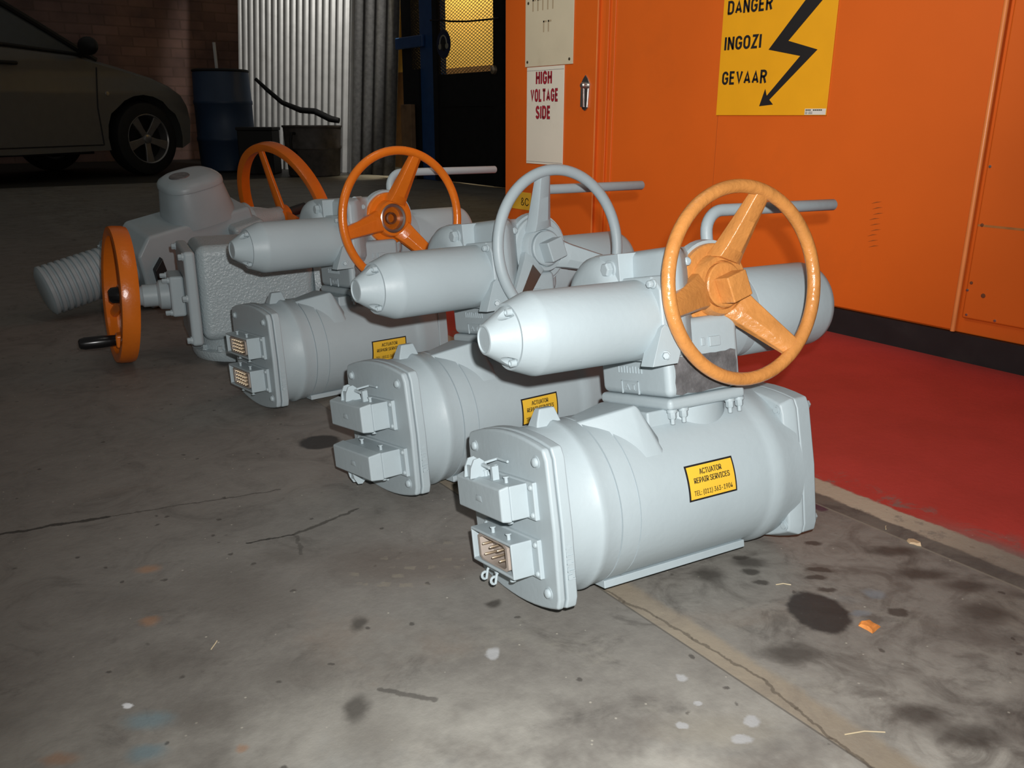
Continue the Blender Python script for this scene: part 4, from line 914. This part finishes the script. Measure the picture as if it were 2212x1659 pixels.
def expanded(y0, y1, z0, z1, dy, dz, wd):
    mb = MB(); t = 0.0015
    def bar(p, q):
        (ya, za), (yb, zb) = p, q; d = Vector((0, yb-ya, zb-za)); L_ = d.length
        if L_ < 1e-4: return
        nrm = Vector((0, -d.z, d.y)).normalized()*wd*0.5
        a = Vector((0, ya, za)); b_ = Vector((0, yb, zb)); tx = Vector((t, 0, 0))
        mb.loft([[a-nrm-tx, a+nrm-tx, a+nrm+tx, a-nrm+tx], [b_-nrm-tx, b_+nrm-tx, b_+nrm+tx, b_-nrm+tx]])
    s = dz/dy
    k0 = int(math.floor((z0-s*(y1-y0))/dz))-1; k1 = int(math.ceil((z1+s*(y1-y0))/dz))+1
    for k in range(k0, k1+1):
        for sgn in (1, -1):
            zc = k*dz
            ya, za = y0, zc; yb, zb = y1, zc+sgn*s*(y1-y0)
            pts = []
            for tt in (0.0, 1.0): pts.append((ya+(yb-ya)*tt, za+(zb-za)*tt))
            (ya, za), (yb, zb) = pts
            lo, hi = 0.0, 1.0; dz_ = zb-za
            ta, tb = (z0-za)/dz_, (z1-za)/dz_
            lo, hi = max(lo, min(ta, tb)), min(hi, max(ta, tb))
            if lo < hi: bar((ya+(yb-ya)*lo, za+dz_*lo), (ya+(yb-ya)*hi, za+dz_*hi))
    return mb
expanded(5.865-6.3, 6.73-6.3, 0.90, GZ-0.06, 0.056, 0.026, 0.0032).build('mesh_infill', M['mesh'], gate, smooth=False)
mb = MB(); mb.lathe([(0, 0.035), (0.02, 0.03), (0.03, 0.015), (0.03, 0)], (-0.02, 5.845-6.3, 0.905), (-1, 0, 0), 16); mb.build('latch_knob', M['pin'], gate)['label'] = 'tarnished latch knob'
for nm, a, b_, zt, mt, lb in (('gate_post', 6.80, 7.04, 2.4, 'blue', 'blue steel gate post left of the mesh gate'), ('steel_column', 7.20, 7.375, 2.4, 'dark_metal', 'black steel column between the blue post and the corrugated sheets')):
    mb = MB(); mb.box(3.99, 4.12, a, b_, 0, zt); tag(mb.build(nm, M[mt], bevel=0.006), lb, 'post')
mb = expanded(7.04, 7.20, 0.96, 2.3, 0.056, 0.026, 0.0032); o = mb.build('mesh_strip', M['mesh'], smooth=False); o.location.x = 4.0; tag(o, 'narrow strip of expanded mesh between blue post and black column', 'mesh')
mb = MB(); mb.box(3.955, 3.988, 6.94, 7.44, 1.14, 1.24); tag(mb.build('clamp_bar', M['blue'], bevel=0.01), 'blue clamp bar fixed across the black column', 'clamp')
mb = MB(); mb.box(3.97, 4.03, 7.04, 7.20, 0.0, 0.96); tag(mb.build('kick_panel', M['dark_metal']), 'dark panel under the narrow mesh strip', 'panel')
es = empty('ear_protection_sign', Matrix.Translation((3.975, 6.60, 1.14)), 'round dark blue ear-protection sign on the mesh', 'sign')
mb = MB(); mb.lathe([(0, 0.112), (0.004, 0.112)], (0, 0, 0), (-1, 0, 0), 40); mb.build('disc', M['sign_blue'], es)
mb = MB(); pts = [(-0.0055, 0.055*math.cos(R(a)), 0.005+0.062*math.sin(R(a))) for a in range(0, 181, 15)]; mb.tube(pts, 0.006, 6); mb.build('headband', M['sign_pale'], es)
for sy in (-1, 1):
    mb = MB(); mb.lathe([(0, 0.024), (0.004, 0.022)], (-0.004, sy*0.056, -0.018), (-1, 0, 0), 16); mb.build('ear_cup', M['sign_pale'], es)
mb = MB(); mb.sphere((-0.004, 0, -0.005), 0.042, 16, (0.1, 1, 1.25)); mb.build('head_symbol', M['ink'], es)
mb = MB(); mb.tube([(3.96, 6.79, 1.34), (3.955, 6.6, 1.325), (3.955, 6.45, 1.305), (3.955, 6.2, 1.285), (3.955, 5.9, 1.275), (3.96, 5.75, 1.272)], 0.0075, 8); tag(mb.build('cable', M['black_gloss']), 'black cable strung across the mesh gate', 'cable')
mb = MB(); mb.box(3.90, 3.95, 7.08, 7.27, 0, 0.66)
o = mb.build('timber_offcut', M['wood'], bevel=0.006); tag(o, 'rough timber plank standing against the black column', 'plank')

# ------------------------------------------------------------------ corrugated sheets
def corrugated(name, p0, p1, n, depth, zt, lean, m, label, z0=0.0, z0b=None):
    p0, p1 = Vector(p0), Vector(p1); d = (p1-p0); L_ = d.length; d.normalize(); nr = Vector((d.y, -d.x, 0))
    if nr.dot(Vector((-0.4, -0.9, 0))) < 0: nr = -nr
    mb = MB(); k = n*12; t = 0.002
    A, B, C2, D2 = [], [], [], []
    for i in range(k+1):
        f = i/k; off = depth*math.cos(2*math.pi*n*f); zz = z0+(((z0 if z0b is None else z0b)-z0)*f)
        a = p0+d*L_*f+nr*off; b_ = a-nr*lean
        A.append(mb.bm.verts.new(a+Vector((0, 0, zz)))); B.append(mb.bm.verts.new(b_+Vector((0, 0, zt))))
        C2.append(mb.bm.verts.new(a-nr*t+Vector((0, 0, zz)))); D2.append(mb.bm.verts.new(b_-nr*t+Vector((0, 0, zt))))
    for i in range(k):
        mb.F([A[i], A[i+1], B[i+1], B[i]]); mb.F([C2[i], D2[i], D2[i+1], C2[i+1]]); mb.F([A[i], C2[i], C2[i+1], A[i+1]]); mb.F([B[i], B[i+1], D2[i+1], D2[i]])
    mb.F([A[0], B[0], D2[0], C2[0]]); mb.F([A[k], C2[k], D2[k], B[k]])
    return tag(mb.build(name, m), label, 'sheet', 'corrugated sheets leaning behind the gate post')
corrugated('corrugated_sheet', (3.26, 9.95, 0), (3.86, 8.17, 0), 19, 0.027, 2.6, 0.25, M['zinc'], 'bright galvanised corrugated sheet behind the tub and drum')
corrugated('corrugated_sheet', (3.80, 8.125, 0), (3.985, 7.55, 0), 4, 0.026, 2.6, 0.25, M['zinc_old'], 'dull dusty corrugated sheet between bright sheet and black column')

# ------------------------------------------------------------------ drum, tub, bar and clutter by the sheets
dr_ = empty('plastic_drum', Matrix.Translation((2.88, 9.20, 0)), 'blue plastic drum standing in front of the corrugated sheet', 'drum')
mb = MB(); mb.lathe([(0, 0.24), (0.02, 0.275), (0.30, 0.285), (0.31, 0.292), (0.34, 0.292), (0.35, 0.285), (0.66, 0.285), (0.67, 0.292), (0.70, 0.292), (0.71, 0.285), (0.96, 0.275), (1.0, 0.265), (1.0, 0.25), (0.12, 0.245), (0.12, 0)], (0, 0, 0), (0, 0, 1), 40); mb.build('drum_body', M['drum'], dr_)
mb = MB(); mb.torus((0, 0, 0.99), (0, 0, 1), 0.268, 0.014, 40, 8); mb.build('drum_rim', M['trim'], dr_)
mb = MB(); mb.tube([(2.85, 9.18, 0.125), (2.845, 9.185, 0.8), (2.84, 9.19, 1.26)], 0.016, 12); tag(mb.build('plastic_pipe', M['white_pipe']), 'thin white pipe standing in the blue drum', 'pipe')
tb = empty('metal_tub', Matrix.Translation((3.35, 8.05, 0)), 'dark round metal tub with side handles by the corrugated sheet', 'tub')
mb = MB(); mb.lathe([(0, 0.235), (0.01, 0.245), (0.25, 0.262), (0.26, 0.270), (0.28, 0.270), (0.29, 0.264), (0.45, 0.275), (0.455, 0.285), (0.47, 0.285), (0.47, 0.27), (0.02, 0.235), (0.02, 0)], (0, 0, 0), (0, 0, 1), 44); mb.build('tub_body', M['tub'], tb)
pts = [(-0.235-0.0, -0.14+0.0, 0.40), (-0.275, -0.165, 0.40), (-0.29, -0.17, 0.33), (-0.285, -0.165, 0.26), (-0.23, -0.14, 0.22)]
mb = MB(); mb.tube(pts, 0.014, 8); mb.build('tub_handle', M['trim'], tb)
mb = MB(); mb.tube([(0.235, 0.14, 0.40), (0.275, 0.165, 0.40), (0.29, 0.17, 0.33), (0.285, 0.165, 0.26), (0.23, 0.14, 0.22)], 0.014, 8); mb.build('tub_handle', M['trim'], tb)
mb = MB(); mb.tube([(3.03, 8.60, 0.90), (3.10, 8.50, 0.80), (3.19, 8.36, 0.68), (3.30, 8.18, 0.61), (3.40, 8.07, 0.60), (3.50, 7.94, 0.53), (3.56, 7.88, 0.515)], [0.016, 0.02, 0.022, 0.028, 0.03, 0.032, 0.026], 10); tag(mb.build('bent_bar', M['trim']), 'black bent bar resting on the metal tub', 'bar')
cr = empty('dark_crate', Matrix.Translation((3.02, 8.62, 0)), 'low dark crate between the blue drum and the metal tub', 'crate')
mb = MB(); mb.box(-0.17, 0.17, -0.15, 0.15, 0.0, 0.42, Matrix.Rotation(R(-35), 4, 'Z')); mb.build('crate_body', M['trim'], cr, bevel=0.01)
mb = MB(); mb.box(-0.18, 0.18, -0.16, 0.16, 0.42, 0.45, Matrix.Rotation(R(-35), 4, 'Z')); mb.build('crate_lid', M['trim'], cr, bevel=0.006)

# ------------------------------------------------------------------ parked car
gpx, gpy = 2.008, 8.829
d_az = R(65)
cm = Matrix(((math.sin(d_az), -math.cos(d_az), 0, gpx), (math.cos(d_az), math.sin(d_az), 0, gpy), (0, 0, 1, 0), (0, 0, 0, 1)))
car = empty('car', cm, 'dark parked car with alloy wheels in the gloom at the left', 'car')
SY = lambda p, q, a: Vector((p, a, q))
def arch(cx, r, zc, zs):
    a0 = math.asin((zs-zc)/r) if zs > zc else -math.asin((zc-zs)/r)
    return [(cx+r*math.cos(t), zc+r*math.sin(t)) for t in [a0+(math.pi-2*a0)*k/14 for k in range(15)]]
prof = [(0.53, 0.30), (0.56, 0.50), (0.54, 0.66), (0.48, 0.755), (0.35, 0.835), (0.15, 0.905), (-0.2, 0.985), (-0.5, 1.045), (-0.62, 1.065), (-1.3, 1.10), (-2.6, 1.12), (-3.3, 1.08), (-3.42, 0.9), (-3.40, 0.35), (-3.1, 0.27)]
rear = [(x, z) for x, z in arch(-2.62, 0.40, 0.345, 0.25)][::-1]
front = [(x, z) for x, z in arch(0.02, 0.425, 0.355, 0.25)][::-1]
poly = prof + rear + [(-1.3, 0.235)] + front
def body_sec(y, ins):
    cx, cz = -1.3, 0.6
    return [Vector((p*(1-0.0)+(-ins*0.6 if p > 0.3 else 0), y, q-(ins*0.9 if q > 0.6 else 0))) for p, q in poly]
mb = MB(); secs = []
for y, ins in ((0.0, 0.045), (0.035, 0.012), (0.12, 0.0), (1.56, 0.0), (1.645, 0.012), (1.68, 0.045)): secs.append(body_sec(y, ins))
g = [mb.V(s) for s in secs]; n = len(poly)
for A, B in zip(g[:-1], g[1:]):
    for i in range(n): mb.F([A[i], A[(i+1) % n], B[(i+1) % n], B[i]])
for Vv in (g[0], g[-1]):
    for t in tessellate_polygon([[Vector((p, q, 0)) for p, q in poly]]): mb.F([Vv[i] for i in t])
mb.build('car_body', M['car'], car, sharp=50)
mb = MB(); mb.box(-2.3, -0.5, 0.1, 1.6, 0.22, 0.5); mb.box(-0.42, 0.5, 0.28, 1.4, 0.3, 0.7); mb.box(-3.2, -2.2, 0.28, 1.4, 0.3, 0.7); mb.build('underbody', M['trim'], car)
# glasshouse
def gh(y, x0, x1, x2, x3): return [Vector((x0, y, 1.03)), Vector((x1, y+(0.17 if y < 0.8 else -0.17), 1.50)), Vector((x2, y+(0.17 if y < 0.8 else -0.17), 1.51)), Vector((x3, y, 1.05))]
mb = MB(); mb.loft([gh(0.05, -0.44, -1.22, -2.5, -3.25), gh(1.63, -0.44, -1.22, -2.5, -3.25)]); mb.build('glasshouse', M['glass'], car)
mb = MB(); mb.box(-2.55, -1.2, 0.20, 1.48, 1.49, 1.535); mb.build('roof', M['car'], car, bevel=0.02)
for yy, dy in ((0.045, 0.17), (1.635, -0.17)):
    mb = MB(); mb.tube([(-0.40, yy, 1.02), (-0.85, yy+dy*0.55, 1.29), (-1.24, yy+dy, 1.515)], 0.028, 8); mb.build('windscreen_pillar', M['trim'], car)
    mb = MB(); mb.tube([(-0.5, yy-0.01*math.copysign(1, dy), 1.055), (-1.2, yy-0.015*math.copysign(1, dy), 1.098), (-2.6, yy-0.01*math.copysign(1, dy), 1.12)], 0.016, 8); mb.build('window_trim', M['trim'], car)
mb = MB()
for a, b_ in (((-0.435, 0.96), (-0.475, 0.62)), ((-0.475, 0.62), (-0.46, 0.30))):
    mb.tube([(a[0], -0.001, a[1]), (b_[0], -0.001, b_[1])], 0.006, 6)
mb.tube([(-0.46, -0.001, 0.30), (-1.6, -0.001, 0.29)], 0.006, 6); mb.build('door_gap', M['trim'], car)
mb = MB(); mb.sphere((-0.57, -0.115, 1.125), 0.09, 16, (0.7, 1.25, 0.85)); mb.tube([(-0.56, 0.03, 1.06), (-0.56, -0.07, 1.09)], 0.03, 8); mb.build('door_mirror', M['trim'], car)
mb = MB(); mb.box(-1.34, -1.16, -0.035, 0.0, 0.945, 0.975); mb.build('door_handle', M['trim'], car, bevel=0.012)
mb = MB(); mb.lathe([(0, 0.022), (0.006, 0.018), (0.008, 0)], (-0.36, 0.0, 0.74), (0, -1, 0), 12); mb.build('side_repeater', M['alloy'], car)
mb = MB(); mb.sphere((0.44, 0.12, 0.66), 0.12, 14, (0.9, 0.9, 0.6)); mb.build('headlamp', M['glass'], car)
def car_wheel(x, y, sgn):
    mb = MB(); mb.lathe([(-0.10, 0.225), (-0.10, 0.29), (-0.085, 0.325), (-0.04, 0.342), (0.04, 0.342), (0.085, 0.325), (0.10, 0.29), (0.10, 0.225)], (x, y, 0.342), (0, sgn, 0), 48, closed=False); ty = mb.build('car_wheel', M['tyre'], car)
    mb = MB(); mb.lathe([(0.06, 0.228), (0.098, 0.232), (0.101, 0.224), (0.092, 0.214), (-0.05, 0.205), (-0.05, 0.228)], (x, y, 0.342), (0, sgn, 0), 48, ring=True); mb.build('wheel_rim', M['alloy'], ty)
    mb = MB(); mb.lathe([(0.0, 0.21), (0.01, 0.0)], (x, y, 0.342), (0, sgn, 0), 32); mb.build('brake_shadow', M['trim'], ty)
    for k in range(5):
        t = R(-90+72*k); d = Vector((math.cos(t), 0, math.sin(t))); s = Vector((-math.sin(t), 0, math.cos(t))); o = Vector((x, y, 0.342)); Y = Vector((0, sgn, 0))
        mb = MB(); mb.loft([[o+d*r-s*w_+Y*(dp-0.02), o+d*r-s*w_+Y*dp, o+d*r+s*w_+Y*dp, o+d*r+s*w_+Y*(dp-0.02)] for r, w_, dp in ((0.02, 0.030, 0.075), (0.10, 0.030, 0.082), (0.218, 0.044, 0.094))]); mb.build('wheel_spoke', M['alloy'], ty, bevel=0.004)
    mb = MB(); mb.lathe([(0.06, 0.045), (0.085, 0.040), (0.09, 0.03), (0.09, 0)], (x, y, 0.342), (0, sgn, 0), 24); mb.build('wheel_cap', M['alloy'], ty)
car_wheel(0.03, 0.105, -1); car_wheel(0.03, 1.575, 1); car_wheel(-2.62, 0.105, -1); car_wheel(-2.62, 1.575, 1)

# ------------------------------------------------------------------ litter on the floor
def chip(name, x, y, r, m, label, cat, th=0.003, seed=1, stretch=1.0):
    random.seed(seed); mb = MB(); n = 11; pts = []
    for k in range(n):
        t = 2*math.pi*k/n; rr = r*random.uniform(0.6, 1.1); pts.append((x+rr*math.cos(t)*stretch, y+rr*math.sin(t)))
    mb.loft([[Vector((p, q, 0.0002)) for p, q in pts], [Vector((x+(p-x)*0.8, y+(q-y)*0.8, th*random.uniform(0.6, 1.3))) for p, q in pts]]); return tag(mb.build(name, m), label, cat)
chip('paint_flake', 0.812, 0.441, 0.0125, M['flake'], 'orange flake of paint beside the round black stain', 'flake', 0.004, 3)
chip('cement_chip', 1.043, 0.521, 0.010, M['tan'], 'tan chip on the groove beside the red walkway', 'chip', 0.004, 5, 0.7)
def straw(p, q, label, r=0.0006):
    mb = MB(); m_ = ((p[0]+q[0])/2+0.002, (p[1]+q[1])/2+0.002); mb.tube([(*p, r), (*m_, r*1.2), (*q, r)], r, 6); tag(mb.build('straw', M['straw']), label, 'straw')
straw((0.634, 0.352), (0.668, 0.332), 'pale bristle lying on the tan cement band')
straw((0.190, 0.826), (0.200, 0.838), 'short straw on bare concrete at the left')
straw((0.800, 0.560), (0.815, 0.549), 'short pale straw near the nearest actuator on dark stained concrete')
straw((1.048, 0.566), (1.058, 0.572), 'pale straw in the dark strip beside the white line')
